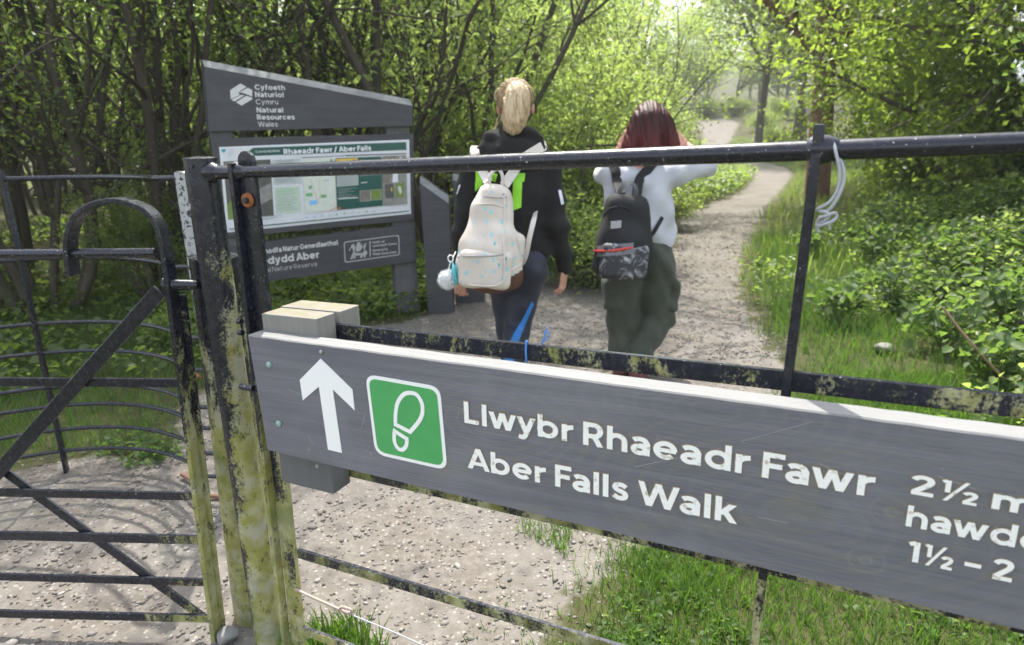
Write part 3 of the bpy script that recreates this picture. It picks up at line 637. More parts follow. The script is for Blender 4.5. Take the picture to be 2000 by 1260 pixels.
# lettering, over a brown rim shifted up-left: dirt plus painted groove shadow
# a geometric sans drawn as strokes (cap height 1), for the routed lettering of the trail sign
SW = 0.192; SH = SW / 2; XH = 0.74
def _arc(cx, cy, rx, ry, a0, a1, n=16):
    return [(cx + rx * math.cos(math.radians(a_)), cy + ry * math.sin(math.radians(a_))) for a_ in np.linspace(a0, a1, n)]
def _cm(pts):
    return [tuple(p_[:2]) for p_ in catmull([np.array([a_, b_, 0.0]) for a_, b_ in pts], 5)]
def glyphs(SW=0.192):
    SH = SW / 2
    x1 = XH - SH; cy = XH / 2; r = cy - SH + 0.008; G = {}
    st = lambda x, y0, y1: ('s', [(x, y0), (x, y1)]); hz_ = lambda y, x0, x1_: ('s', [(x0, y), (x1_, y)]); dg = lambda a_, b_: ('d', [a_, b_])
    ring = lambda cx: ('s', _arc(cx, cy, 0.292, r, 0, 360, 32))
    G['L'] = (0.60, [st(SH, 0, 1), hz_(SH, SH, 0.60)]); G['l'] = (SW, [st(SH, 0, 1)])
    G['w'] = (1.06, [dg((0.09, XH), (0.31, 0)), dg((0.53, XH), (0.31, 0)), dg((0.53, XH), (0.75, 0)), dg((0.97, XH), (0.75, 0))])
    G['y'] = (0.70, [dg((0.09, XH), (0.37, 0)), dg((0.61, XH), (0.30, -0.09)), ('s', _cm([(0.325, -0.03), (0.27, -0.135), (0.19, -0.175), (0.06, -0.14)]))])
    G['b'] = (0.75, [st(SH, 0, 1), ring(0.37)]); G['d'] = (0.75, [st(0.664, 0, 1), ring(0.378)])
    G['r'] = (0.43, [st(SH, 0, XH), ('s', _arc(0.41, 0.37, 0.325, x1 - 0.37, 180, 88))])
    G['R'] = (0.69, [st(SH, 0, 1), ('s', [(SH, 1 - SH), (0.38, 1 - SH)] + _arc(0.38, 0.665, 0.215, 1 - SH - 0.665, 90, -90)[1:] + [(SH, 0.415)]), dg((0.40, 0.40), (0.60, 0))])
    G['h'] = (0.68, [st(SH, 0, 1), ('s', _arc(0.34, 0.40, 0.255, x1 - 0.40, 180, 0) + [(0.595, 0)])])
    G['n'] = (0.68, [st(SH, 0, XH), ('s', _arc(0.34, 0.40, 0.255, x1 - 0.40, 180, 0) + [(0.595, 0)])])
    G['a'] = (0.60, [('s', _cm([(0.07, 0.59), (0.16, 0.645), (0.28, 0.66), (0.42, 0.625), (0.515, 0.48), (0.515, 0.40)]) + [(0.515, 0)]), ('s', _arc(0.275, 0.222, 0.195, 0.145, 0, 360, 26)), hz_(0.385, 0.26, 0.5)])
    G['e'] = (0.72, [('s', _arc(0.36, cy, 0.285, r, 0, 318, 28)), ('t', [(0.08, cy), (0.70, cy)])])
    G['c'] = (0.66, [('s', _arc(0.37, cy, 0.285, r, 48, 312, 26))])
    G['F'] = (0.60, [st(SH, 0, 1), hz_(1 - SH, SH, 0.60), hz_(0.50, SH, 0.54)])
    G['A'] = (0.90, [dg((0.09, 0), (0.45, 1)), dg((0.81, 0), (0.45, 1)), ('t', [(0.2, 0.28), (0.7, 0.28)])])
    G['s'] = (0.53, [('s', _cm([(0.47, 0.575), (0.37, 0.642), (0.26, 0.662), (0.13, 0.62), (0.10, 0.50), (0.20, 0.41), (0.33, 0.365), (0.44, 0.28), (0.42, 0.13), (0.29, 0.075), (0.17, 0.09), (0.05, 0.17)]))])
    G['W'] = (1.34, [dg((0.10, 1), (0.37, 0)), dg((0.67, 1), (0.37, 0)), dg((0.67, 1), (0.97, 0)), dg((1.24, 1), (0.97, 0))])
    G['k'] = (0.66, [st(SH, 0, 1), dg((0.52, XH), (0.15, 0.27)), dg((0.27, 0.46), (0.56, 0))])
    G['m'] = (1.06, [st(SH, 0, XH), ('s', _arc(0.305, 0.42, 0.22, x1 - 0.42, 180, 0) + [(0.525, 0)]), ('s', _arc(0.745, 0.42, 0.22, x1 - 0.42, 180, 0) + [(0.965, 0)])])
    G['2'] = (0.62, [('s', _cm([(0.07, 0.765), (0.15, 0.875), (0.29, 0.918), (0.45, 0.87), (0.505, 0.735), (0.45, 0.58), (0.30, 0.39), (0.10, 0.145)])), hz_(SH, 0.03, 0.60)])
    G['1'] = (0.36, [st(0.26, 0, 1), dg((0.22, 0.96), (0.02, 0.85))])
    G['–'] = (0.50, [hz_(0.44, 0.0, 0.50)])
    G['C'] = (0.92, [('s', _arc(0.52, 0.5, 0.52 - SH, 0.51 - SH, 42, 318, 28))]); G['G'] = (0.98, [('s', _arc(0.52, 0.5, 0.52 - SH, 0.51 - SH, 42, 340, 28) + [(0.92, 0.50)]), ('t', [(0.58, 0.47), (0.95, 0.47)])])
    G['o'] = (0.76, [ring(0.38)]); G['v'] = (0.70, [dg((0.09, XH), (0.35, 0)), dg((0.61, XH), (0.35, 0))]); G['/'] = (0.50, [('f', [(0.06, -0.08), (0.46, 1.05)])])
    G['f'] = (0.44, [('s', [(0.17, 0)] + _arc(0.37, 0.79, 0.20, 0.13, 180, 80)), ('t', [(0.0, XH - SH), (0.42, XH - SH)])]); G['t'] = (0.45, [('s', [(0.17, 0.93)] + [(0.17, 0.26)] + _arc(0.34, 0.22, 0.17, 0.135, 180, 285)), ('t', [(0.0, XH - SH), (0.43, XH - SH)])])
    G['N'] = (0.82, [st(SH, 0, 1), st(0.82 - SH, 0, 1), dg((0.12, 1), (0.70, 0))]); G['u'] = (0.68, [st(0.595, 0, XH), ('s', [(SH, XH)] + _arc(0.34, 0.34, 0.255, 0.34 - SH, 180, 360))]); G['i'] = (SW, [st(SH, 0, XH), ('s', [(SH, 0.84), (SH, 1.02)])])
    sm = lambda it, dx, dy, k: [(kind, [(dx + x_ * k, dy + y_ * k) for x_, y_ in pts]) for kind, pts in it]
    G['½'] = (0.92, sm(G['1'][1], 0.0, 0.40, 0.60) + [('f', [(0.12, -0.02), (0.62, 1.02)])] + sm(G['2'][1], 0.54, -0.02, 0.60))
    return G
_GL = {}
def stroke_text(mb, s, a, b, cap, to, z, grow=0.0, dx=0.0, dy=0.0, mi=0, ref=None, weight=0.192, step=0.00005):
    _GL = glyphs(weight); SH = weight / 2
    gap = 0.135; pos_ = 0.0; items = []
    kern = {('r', ' '): 0, ('w', 'y'): -0.09, ('L', 'l'): 0.0, ('F', 'a'): -0.08, ('W', 'a'): -0.10, ('a', 'w'): -0.06, ('w', 'r'): -0.02, ('w', 'd'): -0.04, ('l', 'w'): -0.04, ('y', 'b'): -0.05, ('A', 'b'): -0.07, ('a', 'l'): 0, ('l', 'k'): 0.0, ('2', '½'): 0.02, ('1', '½'): 0.02}
    prev = None
    for ch in s:
        if ch == ' ': pos_ += 0.20; prev = ch; continue
        pos_ += kern.get((prev, ch), 0); items.append((ch, pos_)); pos_ += _GL[ch][0] + gap; prev = ch
    width = pos_ - gap
    if ref:      # a..b spans only the last letters, the ones seen
        k_ = len([c_ for c_ in ref if c_ != ' ']); x_first = items[-k_][1]; w_ref = width - x_first
        a = np.array(a, float); b = np.array(b, float); a = b - (b - a) * (width / w_ref)
    a = np.array(a, float); b = np.array(b, float); L = np.linalg.norm(b - a); e = (b - a) / L; n_ = np.array([-e[1], e[0]]); sx = L / width
    P_ = lambda x, y, zz: to(*(a + e * (x * sx + dx) + n_ * (y * cap + dy)), zz)
    for ch, x0 in items:
        small = ch == '½'
        for q_, (kind, pts) in enumerate(_GL[ch][1]):
            zz = z + q_ * step; hw = (SH if not small else SH * (0.72 if kind != 'f' else 0.55)) * (0.86 if kind == 't' else 1.0) + grow; pts = [(x0 + x_, y_) for x_, y_ in pts]
            if kind in ('d', 'f'):
                (xa, ya), (xb, yb) = pts; k = hw * math.sqrt(1 + ((xb - xa) / (yb - ya)) ** 2) if abs(yb - ya) > 0.2 else 0
                if k: 
                    g_ = grow / max(0.1, abs(yb - ya)) ; ya, yb = ya + math.copysign(grow, ya - yb), yb + math.copysign(grow, yb - ya)
                    mb.add([P_(xa - k, ya, zz), P_(xa + k, ya, zz), P_(xb + k, yb, zz), P_(xb - k, yb, zz)], [(0, 1, 2, 3)], mi); continue
            p_ = np.array(pts); closed = np.allclose(p_[0], p_[-1]); t_ = np.gradient(p_, axis=0)
            if closed: t_[0] = t_[-1] = p_[1] - p_[-2]
            t_ /= np.linalg.norm(t_, axis=1)[:, None]; nn = np.column_stack([-t_[:, 1], t_[:, 0]]); mit = np.ones(len(p_))
            for i in range(1, len(p_) - 1):
                c1 = p_[i] - p_[i - 1]; c1 = c1 / np.linalg.norm(c1); c2 = p_[i + 1] - p_[i]; c2 = c2 / np.linalg.norm(c2); bis = unit(c1 + c2); nn[i] = (-bis[1], bis[0]); mit[i] = 1 / max(0.5, math.sqrt((1 + c1 @ c2) / 2))
            p_[0] -= t_[0] * grow * (not closed); p_[-1] += t_[-1] * grow * (not closed)
            k = len(p_); V_ = [P_(*(p_[i] + nn[i] * hw * mit[i]), zz) for i in range(k)] + [P_(*(p_[i] - nn[i] * hw * mit[i]), zz) for i in range(k)]
            mb.add(V_, [(i, i + 1, k + i + 1, k + i) for i in range(k - 1)], mi)

def sign_text(s, a, b, cap_px, at_px):
    pa, pb = suv(*a), suv(*b); c1 = suv(*at_px); c2 = suv(at_px[0], at_px[1] - cap_px); cap = np.linalg.norm(c2 - c1) * 0.985
    let = MB(); rim = MB()
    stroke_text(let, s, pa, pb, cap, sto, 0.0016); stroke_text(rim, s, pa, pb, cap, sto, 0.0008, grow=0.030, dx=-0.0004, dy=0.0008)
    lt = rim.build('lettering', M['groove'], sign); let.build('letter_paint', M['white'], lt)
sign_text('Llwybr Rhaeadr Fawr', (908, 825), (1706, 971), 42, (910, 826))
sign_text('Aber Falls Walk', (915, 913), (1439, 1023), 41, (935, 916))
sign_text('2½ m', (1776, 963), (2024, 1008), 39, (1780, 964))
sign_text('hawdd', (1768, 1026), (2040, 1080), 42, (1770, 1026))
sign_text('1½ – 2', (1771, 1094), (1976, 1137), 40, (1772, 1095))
# bleached scuffs and screws
for q_, r_, mt in (((526, 712), 0.0068, 'zinc'), ((545, 827), 0.0072, 'zinc'), ((628, 687), 0.0042, 'steel')):
    c0 = sto(*suv(*q_), 0); MB().tube([c0 + SY * 0.002, c0 - SY * 0.003, c0 - SY * 0.0042], [r_, r_ * 0.95, r_ * 0.5], 14).build('screw', M[mt], sign, smooth=True)
mb = MB()
for (xa, ya), (xb, yb) in (((1448, 862), (1586, 824)), ((1240, 912), (1330, 893)), ((1600, 905), (1665, 935)), ((562, 760), (600, 775)), ((705, 840), (716, 800)), ((1480, 1010), (1540, 1022)), ((600, 850), (612, 868)), ((1832, 930), (1905, 955))):
    a_, b_ = sto(*suv(xa, ya), 0.0003), sto(*suv(xb, yb), 0.0003); mb.beam(a_, b_, np.cross(b_ - a_, SY), 0.0007, 0.0004)
mb.build('scratches', plain('bare_scratch', (0.33, 0.32, 0.30), 0.8), board)
# blocks clamped either side of the gate bars
def blk(name, off0, off1, tl, tr, ztop_px, zbot_px, mats):
    a = gp(*tl, off1); b = gp(*tr, off1); top = a; L = np.dot(b - a, GD)
    bot = gp(zbot_px[0], zbot_px[1], off1); H_ = np.dot(top - bot, ZUP)
    A = a; B = a + GD * L
    q8 = []
    for h_ in (-H_, 0):
        for P_, o_ in ((A, 0), (B, 0), (B, off0 - off1), (A, off0 - off1)): q8.append(P_ + GN * o_ + ZUP * h_ - (ZUP * 0.0))
    m_ = MB(); m_.hexa(q8); m_.m[1] = 1; return m_.build(name, mats, sign, bevel=0.0025, segs=2)
fb = blk('front_block', 0.007, 0.066, (510, 612), (619, 640), 0, (547, 940), [M['block_wood'], M['end_grain']])
rb = blk('rear_block', -0.075, -0.007, (548, 598), (664, 622), 0, (640, 905), [M['block_wood'], M['end_grain']])
c0 = gp(620, 910, 0.066); MB().tube([c0 - GN * 0.002, c0 + GN * 0.003], [0.006, 0.004], 12).build('screw', M['steel'], fb, smooth=True)

# ------------------------------------------------------------------ the notice board
BD = unit(ray(3179, 189)); BD = unit(BD * [1, 1, 0.6]); BN = unit(np.cross(BD, ZUP)); BN = -BN if BN[1] > 0 else BN
BP0 = on_z(790, 612)
def bp(px, py, off=0.0): return on_plane(px, py, BP0 + BN * off, BN)
BX = unit(BD * [1, 1, 0]); BM0 = down(bp(600, 600))
BMat = Matrix([[BX[i], -BN[i], ZUP[i], BM0[i]] for i in range(3)] + [[0, 0, 0, 1]])
nb = root('notice_board', 'tall dark grey timber notice board with a sloping top and a visitor map panel', 'notice board', matrix=BMat)
M['board_grey'] = painted_wood('notice_grey_paint', (0.044, 0.044, 0.050), (0.062, 0.062, 0.069), (3, 30, 30), 0.25, (0.2, 0.2, 0.2), 0.6)
M['board_edge'] = painted_wood('notice_weathered_edge', (0.17, 0.175, 0.18), (0.24, 0.245, 0.25), (3, 30, 30), 0.3, (0.4, 0.4, 0.4), 0.8)
M['post_grey'] = painted_wood('notice_post_grey', (0.075, 0.075, 0.08), (0.115, 0.113, 0.115), (30, 30, 3), 0.35, (0.25, 0.25, 0.25), 0.75)
def plank(name, px, off, th, chamfer_top=False):
    P_ = [bp(*q_, off) for q_ in px]; m_ = MB()
    if chamfer_top:      # px: TL, TR of the front face, BR, BL ; the top edge is bevelled back
        up_ = chamfer_top; T0, T1 = bp(*up_[0], off), bp(*up_[1], off)
        f = [P_[0], P_[1], P_[2], P_[3]]; bk = [T0 - BN * 0.045, T1 - BN * 0.045]
        back = [bk[0] - BN * (th - 0.045), bk[1] - BN * (th - 0.045), P_[2] - BN * th, P_[3] - BN * th]
        vs = f + bk + back
        m_.add(vs, [(0, 1, 2, 3), (0, 4, 5, 1), (4, 6, 7, 5), (6, 9, 8, 7), (3, 2, 8, 9), (0, 3, 9, 6, 4), (1, 5, 7, 8, 2)]); m_.m[1] = 1
        return m_.build(name, [M['board_grey'], M['board_edge']], nb)
    m_.prism(P_, -BN * th); return m_.build(name, M['board_grey'], nb, bevel=0.003, segs=1)
top = plank('top_plank', [(399, 130), (806, 207), (806, 246), (408, 257)], 0.05, 0.10, [(396, 115), (804, 193)])
frm = plank('panel_frame', [(411, 270), (808, 261), (809, 430), (440, 465)], 0.045, 0.09)
low = plank('name_plank', [(432, 483), (811, 438), (812, 511), (446, 561)], 0.05, 0.09)
for px0, px1 in (((767, 510), (810, 506)), ((450, 560), (490, 556))):
    a, b = bp(*px0, -0.03), bp(*px1, -0.03); w = np.dot(b - a, BX); c_ = (a + b) / 2; z1 = 1.60
    MB().box(down(c_, z1 / 2), BX * w / 2, BN * 0.045, ZUP * z1 / 2).build('post', M['post_grey'], nb, bevel=0.005, segs=1)
# lettering on the planks
M['bwhite'] = plain('board_white_lettering', (0.62, 0.62, 0.61), 0.6, 0.1, 60)
M['bgrey'] = plain('board_grey_lettering', (0.42, 0.42, 0.41), 0.6, 0.15, 60)
def buv(px, py, off):
    v = bp(px, py, off) - BM0; return np.array([v @ BX, v[2]])
def bto(off):
    return lambda u, v, z: BM0 + BX * u + ZUP * v + BN * (off + z)
def btext(mb, s, a, b, cap_px, off, mi=0, bold=0.02, ref=None, z=0.002):
    # plane point off is measured along BN from the board plane
    A, B = buv(*a, off), buv(*b, off); c2 = buv(a[0], a[1] - cap_px, off)
    if bold < 0.012 and cap_px < 8: put_text(mb, s, A, B, abs(c2[1] - A[1]), bto(off), z, mi, bold, ref)
    else: stroke_text(mb, s, A, B, abs(c2[1] - A[1]), bto(off), z, mi=mi, ref=ref, weight=0.215 if bold >= .02 else 0.13, step=0.0001)
def z1(p): return (380 + p[0] / 4.348, 100 + p[1] / 4.348)
def z3(p): return (440 + p[0] / 5.0, 420 + p[1] / 5.0)
def z2(p): return (400 + p[0] / 4.651, 250 + p[1] / 4.651)
mb = MB()
for s, a, b, bo, mi in (('Cyfoeth', (512, 327), (768, 331), .03, 0), ('Naturiol', (515, 389), (758, 392), .03, 0), ('Cymru', (522, 452), (712, 452), .0, 0), ('Natural', (528, 521), (753, 520), .03, 0), ('Resources', (532, 582), (850, 580), .03, 0), ('Wales', (540, 643), (708, 641), .0, 0)):
    mb = MB(); btext(mb, s, z1(a), z1(b), 10.0, 0.05, mi, bo); mb.build('lettering', M['bwhite'], top)
def bflat(mb, px, off, z, mi=0, th=0.0012): return mb.prism([bp(*q_, off + z) for q_ in px], -BN * th, mi)
hexa = [z1(q_) for q_ in ((390, 275), (490, 332), (490, 408), (400, 462), (303, 410), (303, 330))]
mb = MB()
bflat(mb, [z1(q_) for q_ in ((390, 275), (440, 303), (372, 352), (385, 372), (306, 408), (303, 330))], 0.05, 0.002)
bflat(mb, [z1(q_) for q_ in ((452, 310), (490, 332), (490, 385), (405, 352), (380, 352))], 0.05, 0.0022)
bflat(mb, [z1(q_) for q_ in ((490, 396), (490, 408), (400, 462), (352, 434), (440, 378))], 0.05, 0.002)
bflat(mb, [z1(q_) for q_ in ((340, 428), (312, 412), (395, 372), (425, 374))], 0.05, 0.0022)
mb.build('hexagon_emblem', M['bwhite'], top, tri=True)
mb = MB()
btext(mb, 'Gwarchodfa Natur Genedlaethol', z3((350, 382)), z3((1100, 290)), 10.0, 0.05, 0, .02, 'chodfa Natur Genedlaethol')
mb.build('lettering', [M['bwhite'], M['bgrey']], low); mb = MB()
btext(mb, 'Coedydd Aber', z3((357, 488)), z3((920, 418)), 15, 0.05, 0, .035, 'edydd Aber')
mb.build('lettering', [M['bwhite'], M['bgrey']], low); mb = MB()
btext(mb, 'National Nature Reserve', z3((368, 564)), z3((902, 498)), 9.5, 0.05, 1, .005, 'nal Nature Reserve')
mb.build('lettering', [M['bwhite'], M['bgrey']], low); mb = MB()
for k, s in enumerate(('Noddir gan', 'Lywodraeth Cymru', 'Sponsored by', 'Welsh Government')):
    y_ = (278, 312, 356, 394)[k]; x1_ = (1556, 1672, 1588, 1672)[k]
    btext(mb, s, z3((1437, y_)), z3((x1_, y_ - (x1_ - 1437) * 0.105)), 4.2, 0.05, 0, .01)
mb.build('lettering', [M['bwhite'], M['bgrey']], low)
mb = MB()
rr_o = rounded([z3(q_) for q_ in ((1156, 262), (1698, 193), (1704, 391), (1166, 468))], 5, 5); rr_i = rounded([z3(q_) for q_ in ((1166, 271), (1688, 203), (1694, 383), (1176, 456))], 4, 5)
n = len(rr_o); mb.add([bp(*q_, 0.052) for q_ in rr_o] + [bp(*q_, 0.052) for q_ in rr_i], [(i, (i + 1) % n, n + (i + 1) % n, n + i) for i in range(n)])
bflat(mb, [z3(q_) for q_ in ((1408, 255), (1418, 254), (1420, 408), (1410, 410))], 0.05, 0.002)
# a striding winged dragon as a white outline shape
for poly in ([(1222, 318), (1238, 288), (1262, 282), (1258, 300), (1272, 312), (1262, 340), (1246, 330)],
             [(1246, 330), (1262, 340), (1268, 372), (1340, 372), (1362, 345), (1382, 350), (1388, 375), (1370, 395), (1350, 398), (1330, 392), (1262, 398), (1250, 370)],
             [(1272, 330), (1290, 270), (1318, 262), (1312, 290), (1336, 278), (1326, 305), (1348, 300), (1318, 352), (1280, 360)],
             [(1350, 300), (1378, 265), (1372, 300), (1360, 345), (1352, 340)],
             [(1256, 372), (1240, 378), (1228, 420), (1215, 430), (1240, 432), (1256, 400)], [(1280, 390), (1262, 398), (1250, 428), (1268, 424)],
             [(1322, 388), (1316, 418), (1340, 416), (1338, 392)], [(1350, 392), (1352, 414), (1374, 410), (1364, 390)], [(1222, 318), (1208, 340), (1216, 356), (1222, 340)]):
    bflat(mb, [z3(q_) for q_ in poly], 0.05, 0.002)
mb.build('dragon_badge', M['bgrey'], low, tri=True)
# the printed map panel
pm = {}
for nme, c_ in dict(paper=(0.66, 0.68, 0.71), green=(0.012, 0.085, 0.065), dark=(0.05, 0.052, 0.045), photo=(0.085, 0.085, 0.075), pale=(0.48, 0.53, 0.52), mint=(0.50, 0.60, 0.50), map=(0.62, 0.66, 0.58), lake=(0.22, 0.52, 0.80),
                    label=(0.16, 0.40, 0.18), yellow=(0.72, 0.50, 0.05), greybox=(0.36, 0.40, 0.39), photog=(0.16, 0.24, 0.05), photob=(0.20, 0.17, 0.14), stone=(0.24, 0.24, 0.22), road=(0.62, 0.50, 0.42), line=(0.30, 0.33, 0.33), white=(0.74, 0.76, 0.79), orange=(0.6, 0.15, 0.05), egg=(0.55, 0.56, 0.55), teal=(0.02, 0.30, 0.34)).items():
    pm[nme] = plain('print_' + nme, c_, 0.35, 0.12 if nme not in ('photo', 'photog', 'photob', 'stone', 'dark') else 0.5, 25)
keys = list(pm); mats = [pm[k] for k in keys]; mb = MB(); OFFP = 0.045
lay = [0]
def pr(pts, key, z=None):
    lay[0] += 1; zz = 0.003 + 0.00018 * lay[0] if z is None else z
    mb.add([bp(*z2(q_), OFFP + zz) for q_ in pts], [tuple(range(len(pts)))], keys.index(key))
def quad(x0, y0, x1, y1, key, sk=-0.045):      # an upright rectangle on the leaning print
    f = lambda x, y: (x + (y - 180) * 0.055 * (1 - (x - 140) / 1700), y)
    s_ = sk * (1 + (y0 - 130) / 620)
    pr([f(x0, y0), f(x1, y0 + s_ * (x1 - x0)), f(x1, y1 + s_ * 1.6 * (x1 - x0)), f(x0, y1)], key)
pr([(138, 180), (1850, 113), (1866, 772), (206, 942)], 'paper')
pr([(322, 262), (440, 180), (1830, 128), (1832, 200), (420, 256)], 'green')
pr([(150, 195), (185, 190), (192, 208), (172, 226), (152, 212)], 'teal')
pr([(880, 268), (1270, 250), (1270, 256), (880, 275)], 'dark'); pr([(1276, 248), (1830, 228), (1830, 238), (1276, 258)], 'dark')
pr([(168, 305), (596, 285), (628, 795), (214, 835)], 'photo'); pr([(172, 312), (420, 300), (430, 345), (176, 356)], 'photob')
pr([(300, 640), (480, 560), (600, 500), (616, 640), (500, 700), (420, 650)], 'stone'); pr([(200, 700), (260, 640), (330, 735), (500, 760), (515, 800), (212, 830)], 'photog'); pr([(455, 640), (470, 622), (482, 640), (470, 668), (456, 660)], 'egg')
pr([(606, 292), (868, 280), (872, 348), (610, 360)], 'pale'); pr([(614, 380), (876, 366), (882, 505), (626, 520)], 'pale')
pr([(630, 540), (862, 525), (876, 765), (646, 782)], 'mint')
for k in range(11): pr([(648 + k, 560 + k * 19), (846 - (k * 37) % 60, 550 + k * 18.2), (846 - (k * 37) % 60, 555 + k * 18.2), (648 + k, 565 + k * 19)], 'line' if k > 2 else 'label')
for k in range(5): pr([(640, 300 + k * 10 - 5), (846 - (k * 53) % 70, 290 + k * 10 - 5), (846 - (k * 53) % 70, 293 + k * 10 - 5), (640, 303 + k * 10 - 5)], 'line')
for k in range(4): pr([(636, 455 + k * 12), (856 - (k * 53) % 70, 444 + k * 12), (856 - (k * 53) % 70, 448 + k * 12), (636, 459 + k * 12)], 'line')
pr([(884, 282), (1178, 268), (1196, 742), (912, 778)], 'map')
pr([(960, 470), (985, 560), (1010, 640), (1040, 690), (1048, 686), (1020, 636), (994, 556), (970, 468)], 'road'); pr([(1046, 462), (1030, 540), (1052, 600), (1030, 650), (1036, 654), (1060, 600), (1038, 540), (1054, 460)], 'road'); pr([(1130, 752), (1200, 716), (1200, 722), (1136, 756)], 'orange')
pr([(946, 662), (1020, 650), (1026, 692), (952, 702)], 'lake')
for a_ in ((945, 526, 972, 556), (918, 594, 980, 622), (1054, 608, 1106, 636), (1080, 470, 1130, 488)): pr([(a_[0], a_[1]), (a_[2], a_[1] - 3), (a_[2], a_[3] - 3), (a_[0], a_[3])], 'label' if a_[1] > 500 else 'pale')
pr([(1140, 285), (1156, 283), (1157, 310), (1141, 312)], 'green')
pr([(1184, 276), (1604, 258), (1614, 706), (1204, 746)], 'green')
pr([(1190, 284), (1388, 274), (1390, 310), (1192, 322)], 'yellow'); pr([(1340, 290), (1372, 286), (1372, 304), (1342, 308)], 'orange')
pr([(1194, 340), (1392, 330), (1396, 520), (1200, 536)], 'greybox')
for k in range(6): pr([(1206, 420 + k * 18), (1380 - (k * 41) % 50, 410 + k * 18), (1380 - (k * 41) % 50, 414 + k * 18), (1206, 424 + k * 18)], 'line')
for k in range(7): pr([(1212, 552 + k * 14), (1380 - (k * 67) % 110, 543 + k * 14), (1380 - (k * 67) % 110, 547 + k * 14), (1212, 556 + k * 14)], 'line')
pr([(1212, 640), (1392, 628), (1392, 636), (1212, 648)], 'white'); pr([(1212, 722), (1234, 720), (1236, 738), (1214, 740)], 'orange')
pr([(1410, 430), (1604, 418), (1604, 424), (1410, 436)], 'line'); pr([(1420, 496), (1476, 490), (1476, 496), (1420, 502)], 'white')
for a_, kk in (((1412, 574, 1503, 568, 660), 'photob'), ((1510, 566, 1604, 560, 650), 'photog')):
    pr([(a_[0] - 4, a_[1] - 4), (a_[2] + 4, a_[3] - 4), (a_[2] + 5, a_[4] + 2), (a_[0] - 3, a_[4] + 8)], 'greybox'); pr([(a_[0], a_[1]), (a_[2], a_[3]), (a_[2] + 1, a_[4] - 3), (a_[0] + 1, a_[4] + 3)], kk)
pr([(1610, 256), (1828, 246), (1840, 690), (1618, 706)], 'stone'); pr([(1614, 258), (1740, 252), (1700, 330), (1680, 500), (1616, 506)], 'photob'); pr([(1716, 330), (1748, 320), (1756, 490), (1704, 496)], 'white'); pr([(1768, 262), (1790, 260), (1788, 330), (1770, 330)], 'egg')
pr([(1632, 512), (1716, 505), (1718, 634), (1640, 642)], 'photo'); pr([(1690, 545), (1702, 548), (1704, 580), (1692, 570)], 'yellow')
pr([(1730, 506), (1808, 500), (1812, 626), (1736, 632)], 'photog'); pr([(1752, 530), (1778, 528), (1792, 580), (1776, 606), (1758, 570)], 'egg')
for k in range(10): pr([(920 + k * 68, 806 - k * 6.6), (936 + k * 68, 804 - k * 6.6), (937 + k * 68, 816 - k * 6.6), (921 + k * 68, 818 - k * 6.6)], ('lake', 'lake', 'lake', 'pale', 'label', 'label', 'pale', 'pale', 'label', 'pale')[k])
pr([(222, 915), (1852, 750), (1852, 758), (222, 924)], 'green')
for k in range(3): pr([(520, 806 + k * 14), (700 - k * 40, 792 + k * 14), (700 - k * 40, 796 + k * 14), (520, 810 + k * 14)], 'line')
for k in range(4): pr([(212, 196 + k * 16), (268 - (k % 2) * 10, 193 + k * 16), (268 - (k % 2) * 10, 198 + k * 16), (212, 201 + k * 16)], 'pale')
btext(mb, 'Rhaeadr Fawr / Aber Falls', z2((712, 240)), z2((1502, 203)), 10.5, OFFP, keys.index('white'), .03, None, 0.024)
btext(mb, 'Coedydd Aber', z2((455, 226)), z2((678, 216)), 4.6, OFFP, keys.index('pale'), .03, None, 0.024)
pan = mb.build('map_panel', mats, nb)
edge = MB(); e0 = [z2(q_) for q_ in ((130, 174), (1856, 106), (1873, 779), (199, 950))]
edge.prism([bp(*q_, OFFP + 0.0025) for q_ in e0], -BN * 0.002).build('panel_border', pm['white'], nb)

# two dark wooden waymark slabs beside the board
def slab(name, label, px, Y, th, depth):
    # px: front face TL, TR, BR, BL seen in the picture, standing at distance Y
    P_ = [on_y(*q_, Y) for q_ in px]; P_[2][2] = min(P_[2][2], 0); P_[3][2] = min(P_[3][2], 0)
    r_ = root(name, label, 'waymark post', ((P_[2][0] + P_[3][0]) / 2, Y, 0)); m_ = MB(); dv = np.array([0.06, 1.0, 0]) * depth; cz = ZUP * 0.055 + dv * 0.22
    f = P_; tops = [f[0] + cz, f[1] + cz]; bk = [f[0] + cz + dv * 0.7, f[1] + cz + dv * 0.7, f[2] + dv, f[3] + dv]
    m_.add(f + tops + bk, [(0, 1, 2, 3), (0, 4, 5, 1), (4, 6, 7, 5), (6, 9, 8, 7), (3, 2, 8, 9), (0, 3, 9, 6, 4), (1, 5, 7, 8, 2)])
    o_ = m_.build('shaft', [M['board_grey']], r_)
    e_ = MB(); n_ = unit(np.cross(f[1] - f[0], tops[0] - f[0])); n_ = n_ if n_[1] < 0 else -n_
    e_.prism([q_ + n_ * 0.004 for q_ in (f[0], f[1], tops[1], tops[0])], -n_ * 0.003); e_.build('bevelled_top', M['board_edge'], r_)
    return r_
slab('waymark_slab', 'dark grey slanted-top wooden slab standing beside the notice board', [(820, 358), (876, 398), (884, 605), (836, 602)], 5.35, 0.1, 0.12)
slab('waymark_slab', 'second dark slab partly hidden behind the walker with the cream backpack', [(884, 352), (945, 372), (945, 590), (890, 590)], 5.7, 0.1, 0.12)

